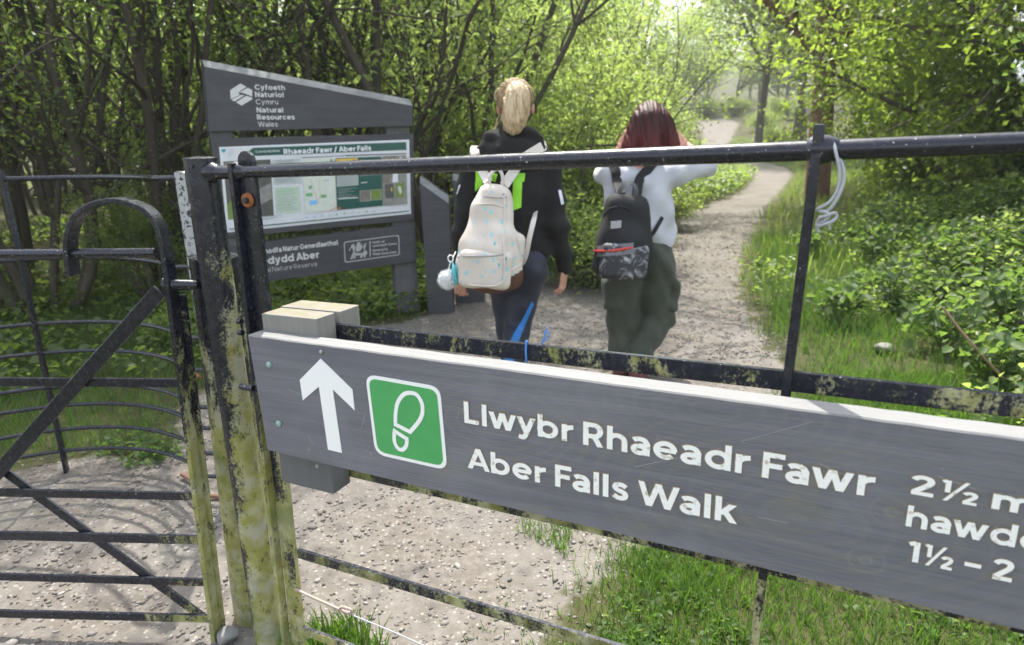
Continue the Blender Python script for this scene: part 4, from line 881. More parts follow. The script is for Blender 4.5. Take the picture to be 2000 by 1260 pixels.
# ------------------------------------------------------------------ people: smooth bodies grown from distance fields
def f_cap(a, b, ra, rb=None):
    a = np.asarray(a, float); b = np.asarray(b, float); rb = ra if rb is None else rb
    def f(P):
        ba = b - a; pa = P - a; h = np.clip((pa @ ba) / (ba @ ba), 0, 1)
        return np.linalg.norm(pa - h[:, None] * ba, axis=1) - (ra + (rb - ra) * h)
    return f
def f_ell(c, r, Rm=None):
    c = np.asarray(c, float); r = np.asarray(r, float)
    def f(P):
        q_ = P - c
        if Rm is not None: q_ = q_ @ Rm
        k0 = np.linalg.norm(q_ / r, axis=1); k1 = np.linalg.norm(q_ / (r * r), axis=1)
        return k0 * (k0 - 1) / np.maximum(k1, 1e-6)
    return f
def f_box(c, half, rnd, Rm=None, taper=None):
    c = np.asarray(c, float); half = np.asarray(half, float)
    def f(P):
        q_ = P - c
        if Rm is not None: q_ = q_ @ Rm
        if taper is not None:
            k = np.clip((q_[:, 2] / half[2] + 1) / 2, 0, 1); s = 1 + (taper - 1) * k; q_ = np.column_stack([q_[:, 0] / s, q_[:, 1] / (1 + (s - 1) * 0.6), q_[:, 2]])
        d = np.abs(q_) - half + rnd
        return np.linalg.norm(np.maximum(d, 0), axis=1) + np.minimum(d.max(1), 0) - rnd
    return f
def u_smooth(fs, k):
    def f(P):
        d = fs[0](P)
        for g_ in fs[1:]:
            e = g_(P); h = np.clip(0.5 + 0.5 * (e - d) / k, 0, 1); d = e + (d - e) * h - k * h * (1 - h)
        return d
    return f
def surf(f, lo, hi, h):
    lo = np.asarray(lo, float); hi = np.asarray(hi, float); n = np.ceil((hi - lo) / h).astype(int) + 1
    ax_ = [lo[i] + h * np.arange(n[i]) for i in range(3)]
    G = np.stack(np.meshgrid(*ax_, indexing='ij'), -1).reshape(-1, 3); D = f(G).reshape(n)
    S = D < 0
    cnt = np.zeros(n - 1); acc = np.zeros(tuple(n - 1) + (3,))
    cs = [(i, j, k) for i in (0, 1) for j in (0, 1) for k in (0, 1)]
    def sl(c): return tuple(slice(c[i], n[i] - 1 + c[i]) for i in range(3))
    for c in cs:
        for axn in range(3):
            if c[axn] == 1: continue
            e = list(c); e[axn] = 1; e = tuple(e)
            a, b = D[sl(c)], D[sl(e)]; m = (a < 0) != (b < 0)
            t_ = np.where(m, a / np.where(m, a - b, 1), 0); cnt += m
            for q_ in range(3): acc[..., q_] += m * (c[q_] + (t_ if q_ == axn else 0))
    act = cnt > 0; idx = -np.ones(n - 1, int); idx[act] = np.arange(act.sum())
    cell = np.argwhere(act); V_ = lo + h * (cell + acc[act] / cnt[act][:, None])
    quads = []
    for axn in range(3):
        o1, o2 = [(1, 2), (2, 0), (0, 1)][axn]
        rng_ = [slice(0, n[i] - 1) if i == axn else slice(1, n[i] - 1) for i in range(3)]
        r2 = list(rng_); r2[axn] = slice(1, n[axn])
        a, b = S[tuple(rng_)], S[tuple(r2)]; m = a != b; p_ = np.argwhere(m)
        off = np.array([0 if i == axn else 1 for i in range(3)]); p_ = p_ + off
        d1 = np.zeros(3, int); d1[o1] = 1; d2 = np.zeros(3, int); d2[o2] = 1
        g_ = lambda w: idx[w[:, 0], w[:, 1], w[:, 2]]
        qd = np.stack([g_(p_ - d1 - d2), g_(p_ - d2), g_(p_), g_(p_ - d1)], 1); fl = a[m]
        qd[~fl] = qd[~fl][:, ::-1]; quads.append(qd)
    Q = np.concatenate(quads); Q = Q[(Q >= 0).all(1)]
    return V_, Q
def join(parts):
    V_, Q_, b = [], [], 0
    for v, q_ in parts: V_.append(v); Q_.append(q_ + b); b += len(v)
    return np.concatenate(V_), np.concatenate(Q_)
def cloth(name, VQ, mats, parent=None, pick=None):
    me = arr_mesh(name, VQ[0], VQ[1], smooth=True); o = link_mesh(name, me, mats, parent)
    if pick is not None:
        c = VQ[0][VQ[1]].mean(1); o.data.polygons.foreach_set('material_index', pick(c).astype(np.int32))
    return o
def folds(P, amp, f=(0, 0, 1), fr=40, ph=0.0, w=6.0):
    s = P @ np.asarray(f, float) * fr + ph + 1.6 * np.sin(P[:, 0] * w + ph) + 1.3 * np.sin(P[:, 2] * w * 0.8 + 2 * ph) + np.sin(P[:, 1] * w * 1.4)
    return amp * np.sin(s)
def fabric(name, c, c2=None, rough=0.9, scale=90, bump=0.3, sheen=0.15, big=7):
    t = NT(name); p = t.obj(); nz = t.noise(p, scale, 5); c2 = c2 or [k * 1.25 for k in c]
    cc = t.mix(t.maprange(t.noise(p, big, 5), 0.35, 0.7), c, c2); t.col(cc); t.rough(rough); t.b.inputs['Sheen Weight'].default_value = sheen
    t.bump(t.math('ADD', nz, t.math('MULTIPLY', t.noise(t.mapped(p, (1, 1, 2)), 16, 4, 0.6, 0.8), 2.0)), bump, 0.004)
    return t.m
def hairmat(name, c0, c1, ends, z_lo, z_hi, sc=(90, 90, 7)):
    t = NT(name); p = t.pos(); sep = t.n('SeparateXYZ'); t.l(p, sep.inputs[0])
    st = t.noise(t.mapped(p, sc), 1.0, 6, 0.65, 0.5)
    c = t.mix(t.maprange(st, 0.36, 0.66), c0, c1); c = t.mix(t.maprange(sep.outputs[2], z_hi, z_lo), c, t.mix(t.maprange(st, 0.36, 0.66), [k * 0.55 for k in ends], ends))
    t.col(c); t.rough(0.5); t.b.inputs['Specular IOR Level'].default_value = 0.25; t.bump(st, 0.7, 0.006); return t.m
M['skin'] = plain('skin', (0.56, 0.30, 0.22), 0.5, 0.12, 25)
M['skin'].node_tree.nodes['Principled BSDF'].inputs['Subsurface Weight'].default_value = 0.0

def hand_field(w, d, side, s=1.0, curl=0.5, back=(0, -1, 0)):
    """a relaxed hand: palm from the wrist w along d, four curled fingers of different length and a thumb from the side of the palm"""
    w = np.asarray(w, float); d = unit(d); back = np.asarray(back, float); back = unit(back - d * np.dot(back, d)); across = unit(np.cross(d, back)) * side
    fs = []
    pc = w + d * 0.045 * s
    Rm = np.stack([across, back, d], 1)
    fs.append(f_ell(pc, np.array([0.040, 0.016, 0.052]) * s, Rm)); fs.append(f_cap(w - d * 0.02, w + d * 0.02, 0.024 * s, 0.026 * s))
    for k, (o_, L) in enumerate(((-0.029, 0.068), (-0.010, 0.078), (0.010, 0.073), (0.028, 0.058))):
        b = w + d * 0.085 * s + across * o_ * s; dd = unit(d + across * o_ * 2.2); p1 = b + dd * L * 0.45 * s; d2 = unit(dd - back * curl * (0.9 + 0.15 * k)); p2 = p1 + d2 * L * 0.33 * s; d3 = unit(d2 - back * curl * 1.2); p3 = p2 + d3 * L * 0.27 * s
        r = (0.0085 if k < 3 else 0.0075) * s
        fs += [f_cap(b - dd * 0.02, p1, r * 1.08, r), f_cap(p1, p2, r, r * 0.93), f_cap(p2, p3, r * 0.93, r * 0.8)]
    tb = w + d * 0.03 * s - across * 0.034 * s; t1 = tb + unit(d * 0.75 - across * 0.55 - back * 0.3) * 0.045 * s; t2 = t1 + unit(d - across * 0.15 - back * 0.45) * 0.032 * s
    fs += [f_cap(tb, t1, 0.0125 * s, 0.0105 * s), f_cap(t1, t2, 0.0105 * s, 0.0085 * s)]
    return u_smooth(fs, 0.005 * s)
def head_fields(c, s, yaw=0.0, tilt=0.0):
    """skull, jaw, face with brow, nose, lips, eye sockets and ears; the face looks along +Y turned by yaw"""
    cy, sy = math.cos(yaw), math.sin(yaw); fwd = np.array([-sy, cy, 0]); rgt = np.array([cy, sy, 0]); u_ = np.array([0, 0, 1.0])
    ct, st = math.cos(tilt), math.sin(tilt); fwd, u_ = fwd * ct - u_ * st, u_ * ct + fwd * st
    Rm = np.stack([rgt, fwd, u_], 1); L = lambda x, y, z: c + (rgt * x + fwd * y + u_ * z) * s
    add = [f_ell(L(0, -0.012, 0.03), np.array([0.075, 0.095, 0.088]) * s, Rm), f_ell(L(0, 0.03, -0.045), np.array([0.056, 0.062, 0.068]) * s, Rm), f_cap(L(0, 0.086, 0.006), L(0, 0.108, -0.030), 0.009 * s, 0.014 * s),
           f_cap(L(-0.024, 0.088, -0.064), L(0.024, 0.088, -0.064), 0.008 * s), f_ell(L(0, 0.078, -0.098), np.array([0.022, 0.02, 0.017]) * s, Rm), f_cap(L(-0.036, 0.078, 0.022), L(0.036, 0.078, 0.022), 0.012 * s),
           f_ell(L(-0.083, -0.005, -0.008), np.array([0.013, 0.022, 0.033]) * s, Rm), f_ell(L(0.083, -0.005, -0.008), np.array([0.013, 0.022, 0.033]) * s, Rm)]
    return add, L, Rm, fwd, rgt, u_

def person_base(name, label, foot):
    return None

# ---- the walker on the left: black hoodie, patterned leggings, blonde ponytail
YA = 3.30
def A(px, py, dy=0.0): return on_y(px, py, YA + dy)
hc = A(1007, 207); hs = 1.0
hf, HL, HR, hfw, hrt, hup = head_fields(hc + np.array([0, 0.0, -0.005]), 0.96, yaw=-0.08)
nk = A(1003, 262); sh_l, sh_r = A(921, 330), A(1070, 332)
el_l, wr_l = A(906, 448, -0.02), A(900, 540, 0.10); el_r, wr_r = A(1086, 440, -0.03), A(1103, 523, 0.05)
hip = A(1008, 520); hip_l, hip_r = A(985, 538), A(1030, 536)
kn_r, an_r = A(1008, 655, -0.03), A(1000, 733, -0.16); kn_l, an_l = A(994, 648, 0.10), A(1000, 738, 0.22)
def foot_field(an, fwd_, s=1.0):
    an = np.asarray(an, float); heel = an + np.array([0, -0.035, -an[2] + 0.035 + (0.0 if an[2] < 0.12 else an[2] - 0.12)]); toe = heel + unit(fwd_) * 0.19 * s + np.array([0, 0, -0.004])
    return [f_cap(an, heel, 0.038 * s, 0.036 * s), f_cap(heel, toe, 0.036 * s, 0.030 * s)]
legs = [f_cap(hip_l, kn_l, 0.082, 0.056), f_cap(kn_l, an_l, 0.054, 0.036), f_cap(hip_r, kn_r, 0.082, 0.056), f_cap(kn_r, an_r, 0.054, 0.036)]
calf = [f_ell(kn_l * 0.65 + an_l * 0.35 + [0, -0.025, 0], (0.048, 0.045, 0.11)), f_ell(kn_r * 0.65 + an_r * 0.35 + [0, -0.025, 0], (0.048, 0.045, 0.11))]
glut = [f_ell(A(985, 528, -0.05), (0.085, 0.085, 0.10)), f_ell(A(1034, 528, -0.05), (0.085, 0.085, 0.10)), f_ell(A(1009, 490), (0.142, 0.098, 0.12))]
torso = [f_ell(A(1004, 395), (0.150, 0.100, 0.19)), f_ell(A(1003, 345), (0.165, 0.09, 0.095)), f_ell(A(1006, 455), (0.125, 0.09, 0.14))]
neck = [f_cap(A(1003, 300), A(1006, 235), 0.058, 0.052)]
arms = [f_cap(sh_l, el_l, 0.047, 0.038), f_cap(el_l, wr_l, 0.038, 0.024), f_cap(sh_r, el_r, 0.047, 0.038), f_cap(el_r, wr_r, 0.038, 0.024)]
body = u_smooth([u_smooth(torso + glut, 0.06), u_smooth(legs + calf + foot_field(an_l, (0, 1, 0)) + foot_field(an_r, (0.1, 1, 0)), 0.03), u_smooth(arms, 0.03), u_smooth(neck, 0.02), u_smooth(hf, 0.012)], 0.022)
lo = np.array([A(870, 160)[0], YA - 0.4, -0.02]); hi = np.array([A(1140, 160)[0], YA + 0.55, A(1000, 155)[2]])
VQ = surf(body, lo, hi, 0.0105)
hl = hand_field(wr_l, A(900, 580, 0.16) - wr_l, -1, 0.95, 0.55, (-0.3, -1, 0.2)); hr = hand_field(wr_r, A(1098, 560, 0.06) - wr_r, 1, 0.95, 0.45, (0.9, -0.5, 0))
VQ = join([VQ, surf(hl, wr_l - 0.16, wr_l + 0.16, 0.004), surf(hr, wr_r - 0.18, wr_r + 0.18, 0.004)])
woman = cloth('person', VQ, M['skin'], None)
tag(woman, 'walker in a black hoodie and dark leggings with a blonde ponytail, seen from behind', 'person')
# leggings
M['legging'] = fabric('navy_legging', (0.008, 0.010, 0.024), (0.015, 0.017, 0.038), 0.6, 140, 0.15, 0.1, 12)
M['legging_blue'] = plain('legging_blue_stripe', (0.02, 0.17, 0.48), 0.6, 0.2, 30)
M['legging_purple'] = plain('legging_purple_panel', (0.035, 0.020, 0.075), 0.6, 0.3, 30)
lg = u_smooth([u_smooth(glut, 0.05), u_smooth(legs + calf, 0.03)], 0.035)
def lgf(P): return np.maximum(lg(P) - 0.008 + folds(P, 0.0016, (0.3, 0, 1), 60), np.maximum(P[:, 2] - A(1000, 478)[2], 0.07 - P[:, 2]))
VQ = surf(lgf, lo, [hi[0], hi[1], A(1000, 470)[2]], 0.0085)
def px_of(c):
    v = c - O; z = v @ FWD; return 1000 + F_PX * (v @ RT) / z, 630 - F_PX * (v @ UP) / z
seam_r = [hip_r + np.array([0.055, -0.05, 0.0]), hip_r * 0.5 + kn_r * 0.5 + np.array([0.045, -0.05, 0]), kn_r + np.array([0.012, -0.055, 0]), kn_r * 0.5 + an_r * 0.5 + np.array([-0.005, -0.05, 0]), an_r + np.array([-0.02, -0.04, 0])]
def legpick(c):
    s = np.array(catmull(seam_r, 10)); d = np.min(np.linalg.norm(c[:, None, :] - s[None], axis=2), axis=1)
    k = np.clip((hip_r[2] + 0.0 - c[:, 2]) / (hip_r[2] - kn_r[2]), 0, 1); out = np.zeros(len(c)); out[(np.sin((c[:, 0] * 9 + c[:, 2] * 7)) > 0.72) & (c[:, 2] > 0.62)] = 2; return out
legs_o = cloth('leggings', VQ, [M['legging'], M['legging_blue'], M['legging_purple']], woman, legpick)
M['shoe'] = plain('dark_trainer', (0.03, 0.03, 0.035), 0.7, 0.3, 40); M['shoe_red'] = plain('red_brown_trainer', (0.16, 0.05, 0.045), 0.7, 0.4, 40)
for an, dirn in ((an_l, (0, 1, 0)), (an_r, (0.1, 1, 0))):
    ff = u_smooth(foot_field(an, dirn, 1.0), 0.02); g2 = lambda P, ff=ff, an=an: np.maximum(ff(P) - 0.010, P[:, 2] - an[2] - 0.01)
    cloth('shoe', surf(g2, an - [0.12, 0.14, 0.3], an + [0.14, 0.36, 0.08], 0.008), M['shoe'], woman)
# hoodie with its hood down
M['hoodie'] = fabric('black_hoodie', (0.006, 0.0052, 0.0052), (0.013, 0.011, 0.011), 0.92, 110, 0.6, 0.02)
slv = [f_cap(sh_l, el_l, 0.064, 0.056), f_cap(el_l, wr_l, 0.056, 0.042), f_cap(sh_r, el_r, 0.066, 0.060), f_cap(el_r, wr_r, 0.060, 0.042)]
hd_t = [f_ell(A(1004, 392), (0.178, 0.128, 0.21)), f_ell(A(1003, 342), (0.185, 0.108, 0.10)), f_ell(A(1008, 458), (0.158, 0.118, 0.14)), f_cap(A(965, 487, -0.02), A(1050, 487, -0.02), 0.065)]
hood = [f_cap(A(958, 294, -0.07), A(1042, 292, -0.07), 0.055), f_cap(A(962, 282, -0.06), A(980, 268, -0.05), 0.052), f_cap(A(1040, 282, -0.06), A(1026, 268, -0.05), 0.052), f_ell(A(1000, 300, -0.11), (0.125, 0.065, 0.085)), f_cap(A(972, 270, -0.075), A(1034, 270, -0.075), 0.050), f_ell(A(1003, 272, -0.04), (0.095, 0.09, 0.06)), f_cap(A(948, 300, 0), A(930, 318, 0.02), 0.05), f_cap(A(1050, 298, 0), A(1066, 318, 0.02), 0.05)]
hz = u_smooth([u_smooth(hd_t, 0.05), u_smooth(slv, 0.02), u_smooth(hood, 0.022)], 0.03)
cutz = A(1000, 512)[2]
dl, dr = unit(wr_l - el_l), unit(wr_r - el_r)
def hzf(P):
    d = hz(P) + folds(P, 0.0042, (0.35, 0.2, 1), 42, 0.7) * sstep(0.0, 0.3, 1.5 - P[:, 2]) + folds(P, 0.003, (1, 0.1, -0.5), 60, 2.0) + folds(P, 0.007, (0.25, 0.3, 1), 75, 0.2, 9.0) * sstep(1.33, 1.40, P[:, 2])
    trim = np.maximum(cutz - P[:, 2], -1)
    onarm = np.minimum(f_cap(el_l, wr_l, 0.075)(P), f_cap(el_r, wr_r, 0.075)(P)) < 0
    trim = np.where(onarm, -1, trim); trim = np.maximum(trim, np.where(np.linalg.norm(P - wr_l, axis=1) < 0.12, (P - wr_l) @ dl - 0.005, -1)); trim = np.maximum(trim, np.where(np.linalg.norm(P - wr_r, axis=1) < 0.12, (P - wr_r) @ dr - 0.005, -1))
    return np.maximum(d, trim)
hood_o = cloth('hoodie', surf(hzf, [lo[0] - 0.05, YA - 0.30, cutz - 0.30], [hi[0] + 0.02, YA + 0.30, hi[2]], 0.0085), M['hoodie'], woman)
for (c_, d_) in ((wr_l, dl), (wr_r, dr)):
    cloth('cuff', surf(f_cap(c_ - d_ * 0.045, c_ + d_ * 0.004, 0.043, 0.036), c_ - 0.12, c_ + 0.12, 0.008), M['hoodie'], hood_o)
# lime back print behind the backpack and white sleeve marks, laid on the cloth
M['lime'] = plain('lime_back_print', (0.30, 0.72, 0.03), 0.55, 0.15, 60); M['print_white'] = plain('sleeve_print_white', (0.62, 0.62, 0.64), 0.6, 0.2, 80)
def on_cloth(f, px, py, y0=YA - 0.45, y1=YA + 0.1):
    ys = np.linspace(y0, y1, 260); d = ray(px, py); P = O + (d / d[1]) * ys[:, None]; v = f(P); k = np.argmax(v < 0)
    n_ = 0
    while v[k] >= 0 and n_ < 40:      # past the edge of the cloth: step back onto it
        n_ += 1; d = ray(px + (2 * ((n_ + 1) // 2)) * (1 if n_ % 2 else -1), py); P = O + (d / d[1]) * ys[:, None]; v = f(P); k = np.argmax(v < 0)
    return P[k] if v[k] < 0 else P[-1]
def decal(name, quads, f, mat, parent, lift=0.006, n=8):
    m_ = MB()
    for q4 in quads:
        q4 = np.array(q4, float); g_ = []
        for i in range(n + 1):
            for j in range(n + 1):
                u, v = i / n, j / n; p_ = q4[0] * (1 - u) * (1 - v) + q4[1] * u * (1 - v) + q4[2] * u * v + q4[3] * (1 - u) * v
                w_ = on_cloth(f, *p_); g_.append(w_ - np.array([0, lift, 0]))
        m_.add(g_, [(i * (n + 1) + j, (i + 1) * (n + 1) + j, (i + 1) * (n + 1) + j + 1, i * (n + 1) + j + 1) for i in range(n) for j in range(n)])
    return m_.build(name, mat, parent, smooth=True)
decal('leg_stripe', [[(1039, 588), (1043, 594), (1031, 622), (1021, 622)], [(1021, 622), (1031, 622), (1020, 648), (1005, 648)], [(1005, 648), (1020, 648), (1011, 672), (993, 672)], [(993, 672), (1011, 672), (1003, 708), (982, 708)]], lgf, M['legging_blue'], legs_o, 0.004)
decal('back_print', [[(1001, 338), (1026, 338), (1024, 355), (1000, 355)], [(1002, 355), (1020, 355), (1018, 405), (1000, 412)], [(929, 335), (944, 333), (946, 352), (929, 356)], [(928, 356), (944, 352), (942, 362), (928, 374)], [(955, 336), (972, 340), (968, 356), (956, 352)]], hzf, M['lime'], hood_o)
decal('sleeve_print', [[(1090, 371), (1096, 371), (1102, 398), (1096, 400)]], hzf, M['print_white'], hood_o); decal('sleeve_print', [[(896, 362), (900, 360), (894, 378), (891, 380)]], hzf, M['print_white'], hood_o)
# hair: swept back cap and a full ponytail
M['blonde'] = hairmat('blonde_hair', (0.36, 0.25, 0.14), (0.70, 0.56, 0.37), (0.70, 0.56, 0.37), 1.3, 1.50)
capf = [f_ell(HL(0, -0.016, 0.034), np.array([0.092, 0.108, 0.099]), HR)]
band = HL(0.012, -0.112, 0.075)
tail = catmull([band, HL(0.02, -0.150, 0.055), HL(0.018, -0.160, 0.01), HL(0.008, -0.156, -0.045), HL(-0.004, -0.146, -0.098)], 4)
tr_ = np.interp(np.linspace(0, 1, len(tail)), [0, .15, .45, .8, 1], [0.020, 0.038, 0.053, 0.052, 0.036])
tf = u_smooth([f_cap(tail[i], tail[i + 1], tr_[i], tr_[i + 1]) for i in range(len(tail) - 1)], 0.02)
skirt = f_ell(HL(-0.0, -0.045, -0.035), np.array([0.066, 0.058, 0.075]) * 0.95, HR)
def hairf(P):
    loc = (P - hc) @ HR
    a_ = np.maximum(u_smooth(capf, 0.01)(P), np.maximum(loc[:, 1] - 0.055 - 0.6 * (loc[:, 2] - 0.06), (0.020 - loc[:, 2] - 1.1 * np.maximum(0, -loc[:, 1] - 0.02))))
    d = np.minimum(a_, skirt(P))
    ang = np.arctan2(loc[:, 0], -loc[:, 1] - 0.05)
    return d + 0.0016 * np.sin(P[:, 0] * 420 + 3 * np.sin(P[:, 2] * 22)) + 0.0012 * np.sin(P[:, 0] * 230 + P[:, 2] * 60)
VQ = surf(hairf, hc - 0.24, hc + 0.22, 0.0058)
M['blonde_root'] = hairmat('dark_blonde_roots', (0.13, 0.082, 0.042), (0.37, 0.26, 0.145), (0.22, 0.15, 0.085), 1.44, 1.54, (60, 60, 25))
hair = cloth('hair', VQ, M['blonde_root'], woman)
cloth('ponytail', surf(lambda P: tf(P) + 0.0022 * np.sin(P[:, 0] * 380 + 3 * np.sin(P[:, 2] * 20)) + 0.002 * np.sin(P[:, 0] * 190 + P[:, 2] * 50), hc - 0.24, hc + 0.2, 0.0055), M['blonde'], hair)
m_ = MB(); rh = np.random.default_rng(21)
for pts in ([HL(-0.075, -0.04, -0.03), HL(-0.088, -0.06, -0.06), HL(-0.10, -0.07, -0.10), HL(-0.115, -0.08, -0.125)], [HL(-0.07, -0.05, -0.05), HL(-0.09, -0.07, -0.09), HL(-0.12, -0.09, -0.14), HL(-0.16, -0.09, -0.155)], [HL(-0.06, -0.02, 0.09), HL(-0.085, -0.04, 0.085), HL(-0.098, -0.06, 0.05), HL(-0.09, -0.07, 0.03)], [HL(0.06, -0.06, 0.09), HL(0.085, -0.06, 0.08), HL(0.096, -0.05, 0.06)]):
    m_.tube(catmull(pts, 4), 0.0022, 5)
for k in range(36):
    b_ = band + rh.normal(size=3) * 0.008; a1 = HL(*(np.array([0.02, -0.155, 0.03]) + rh.normal(size=3) * 0.022)); a2 = HL(*(np.array([0.012, -0.162, -0.035]) + rh.normal(size=3) * 0.030)); a3 = HL(*(np.array([0.0, -0.150, -0.080]) + rh.normal(size=3) * 0.020))
    m_.tube(catmull([b_, a1, a2, a3], 3), 0.0016, 4, caps=False)
for k in range(90):
    a_ = rh.uniform(-1.9, 1.9); b0 = HL(0.088 * math.sin(a_), 0.02 - 0.02 * math.cos(a_), 0.03 + 0.098 * abs(math.cos(a_)) * 0.98); mid = HL(0.075 * math.sin(a_), -0.085, 0.045 + 0.085 * abs(math.cos(a_)))
    m_.tube(catmull([b0, mid, band], 3), 0.0013, 4, caps=False)
m_.build('loose_strands', M['blonde'], hair, smooth=True)
M['scrunchie'] = plain('hair_tie', (0.30, 0.20, 0.12), 0.8, 0.3, 50)
m_ = MB(); aa, bb = frame(hup * 0.35 - hfw); m_.tube([band + (aa * math.cos(k) + bb * math.sin(k)) * 0.021 for k in np.linspace(0, 6.283, 14)], 0.006, 6); m_.build('hair_tie', M['scrunchie'], hair, smooth=True)

# the cream backpack
def bag_frame(top, bot, yaw):
    u_ = unit(np.asarray(top) - np.asarray(bot)); x_ = np.array([math.cos(yaw), math.sin(yaw), 0]); x_ = unit(x_ - u_ * np.dot(x_, u_)); y_ = np.cross(u_, x_); return np.stack([x_, y_, u_], 1)
bt_, bb_ = A(966, 352, -0.20), A(950, 565, -0.26)
BR = bag_frame(bt_, bb_, 0.16); bc = (bt_ + bb_) / 2; bh = np.linalg.norm(bt_ - bb_) / 2
BL = lambda x, y, z: bc + BR @ np.array([x, y, z])
t = NT('cream_cactus_print'); p = t.obj(); base = t.mix(t.maprange(t.noise(p, 9, 4), 0.35, 0.7), (0.57, 0.50, 0.43), (0.66, 0.59, 0.52))
vo = t.n('TexVoronoi', _Scale=32.0, _Randomness=0.8); t.l(t.mapped(p, (1.0, 0.35, 0.62)), vo.inputs['Vector']); vc = t.n('SeparateColor'); t.l(vo.outputs['Color'], vc.inputs[0])
sh = t.math('ADD', vo.outputs['Distance'], t.math('MULTIPLY', t.math('SUBTRACT', t.noise(p, 130, 3), 0.5), 0.5))
cy_ = t.math('MULTIPLY', t.maprange(sh, 0.27, 0.22), t.maprange(vc.outputs[0], 0.22, 0.24)); gn_ = t.math('MULTIPLY', t.maprange(sh, 0.15, 0.11), t.maprange(vc.outputs[1], 0.72, 0.74))
c = t.mix(t.math('MULTIPLY', cy_, 0.75), base, (0.24, 0.55, 0.60)); c = t.mix(t.math('MULTIPLY', gn_, 0.8), c, (0.10, 0.14, 0.22)); t.col(c); t.rough(0.85); t.bump(t.noise(p, 14, 5), 0.35, 0.006); M['cream'] = t.m
M['cream_plain'] = fabric('cream_webbing', (0.60, 0.54, 0.49), (0.68, 0.62, 0.57), 0.85, 120, 0.3, 0.1); M['tan'] = fabric('brown_leatherette', (0.085, 0.036, 0.022), (0.12, 0.05, 0.03), 0.6, 60, 0.3, 0.0)
pack = root('backpack', 'cream backpack with small blue print and brown base, worn by the blonde walker', 'backpack', bc)
mainf = u_smooth([f_box(BL(0.0, 0.01, -0.03), (0.150, 0.085, bh - 0.03), 0.06, BR, 0.58), f_ell(BL(0.0, -0.015, -0.10), (0.150, 0.095, 0.16), BR), f_cap(BL(-0.02, 0.0, bh - 0.06), BL(0.03, 0.0, bh - 0.06), 0.042)], 0.05)
side_b = f_box(BL(0.128, 0.03, -0.11), (0.035, 0.07, 0.13), 0.03, BR)
def packf(P):
    d = u_smooth([mainf, side_b], 0.03)(P); l = (P - bc) @ BR
    return d + folds(P, 0.0035, (0.5, 0.3, 0.8), 38, 1.2) - 0.002 * np.sin(l[:, 2] * 70 + 9 * l[:, 0])
def packpick(c):
    l = (c - bc) @ BR; return (l[:, 2] < -bh + 0.062 + 0.55 * np.maximum(0, l[:, 0] - 0.075)).astype(int)
packm = cloth('bag', surf(packf, bc - [0.26, 0.24, bh + 0.08], bc + [0.28, 0.24, bh + 0.08], 0.008), [M['cream'], M['tan']], pack, packpick)
pk = f_box(BL(-0.022, -0.085, -0.155), (0.122, 0.035, 0.088), 0.03, BR)
cloth('front_pocket', surf(lambda P: pk(P) + folds(P, 0.0025, (0.8, 0, 0.4), 50, 0.3), bc - [0.26, 0.3, bh + 0.05], bc + [0.2, 0.2, 0.1], 0.008), M['cream'], pack)
def bag_line(name, pts, r_, mat, parent, f): 
    P_ = [on_cloth(f, *q_, YA - 0.6, YA + 0.1) - np.array([0, 0.003, 0]) for q_ in pts]; return MB().tube(catmull(P_, 4), r_, 6).build(name, mat, parent, smooth=True)
both = lambda P: np.minimum(packf(P), pk(P))
M['zip'] = plain('grey_zip', (0.40, 0.37, 0.38), 0.5, 0.2, 90)
bag_line('zip', [(886, 502), (905, 500), (935, 500), (965, 499), (984, 496)], 0.0042, M['zip'], pack, both)
bag_line('zip', [(930, 386), (950, 384), (975, 386), (990, 384)], 0.0038, M['zip'], pack, both)
bag_line('seam', [(912, 404), (935, 399), (965, 399), (984, 405)], 0.003, M['cream_plain'], pack, both)
bag_line('piping', [(895, 552), (915, 556), (940, 558), (965, 558), (982, 550), (985, 530), (985, 505), (984, 470), (984, 440), (986, 412), (984, 385)], 0.0042, M['cream_plain'], pack, both)
bag_line('piping', [(986, 535), (1005, 524), (1018, 514), (1016, 490), (1010, 465), (1006, 440), (1000, 405), (994, 375)], 0.0038, M['cream_plain'], pack, both)
def strap(name, pts, w, th, mat, parent, nrm=(0, -1, 0)):
    return ribbon2(MB(), catmull(pts, 5), nrm, w, th).build(name, mat, parent, bevel=0.0015, segs=1)
def ribbon2(mb, pts, nrm, width, thick):   # a band lying flat, its face along nrm
    n = len(pts); vs = []
    for i in range(n):
        ax_ = unit(pts[min(i + 1, n - 1)] - pts[max(i - 1, 0)]); nn = np.asarray(nrm, float); nn = unit(nn - ax_ * np.dot(nn, ax_)); sd = np.cross(ax_, nn)
        for a_, b_ in ((-1, -1), (1, -1), (1, 1), (-1, 1)): vs.append(pts[i] + sd * a_ * width / 2 + nn * b_ * thick / 2)
    fs = [(i * 4 + j, i * 4 + (j + 1) % 4, i * 4 + 4 + (j + 1) % 4, i * 4 + 4 + j) for i in range(n - 1) for j in range(4)] + [(3, 2, 1, 0), tuple((n - 1) * 4 + j for j in range(4))]
    return mb.add(vs, fs)
def cl(px, py, lift=0.012): return on_cloth(hzf, px, py) - np.array([0, lift, 0])
strap('shoulder_strap', [cl(926, 292, 0.0) + [0, 0.06, 0.012], cl(928, 298, 0.022), cl(936, 322), cl(946, 340), BL(-0.03, -0.01, bh - 0.01)], 0.044, 0.012, M['cream_plain'], pack)
strap('shoulder_strap', [cl(1066, 290, 0.0) + [0, 0.05, 0.016], cl(1052, 291, 0.022), cl(1020, 312), cl(1004, 334), BL(0.045, -0.01, bh - 0.02)], 0.046, 0.012, M['cream_plain'], pack)
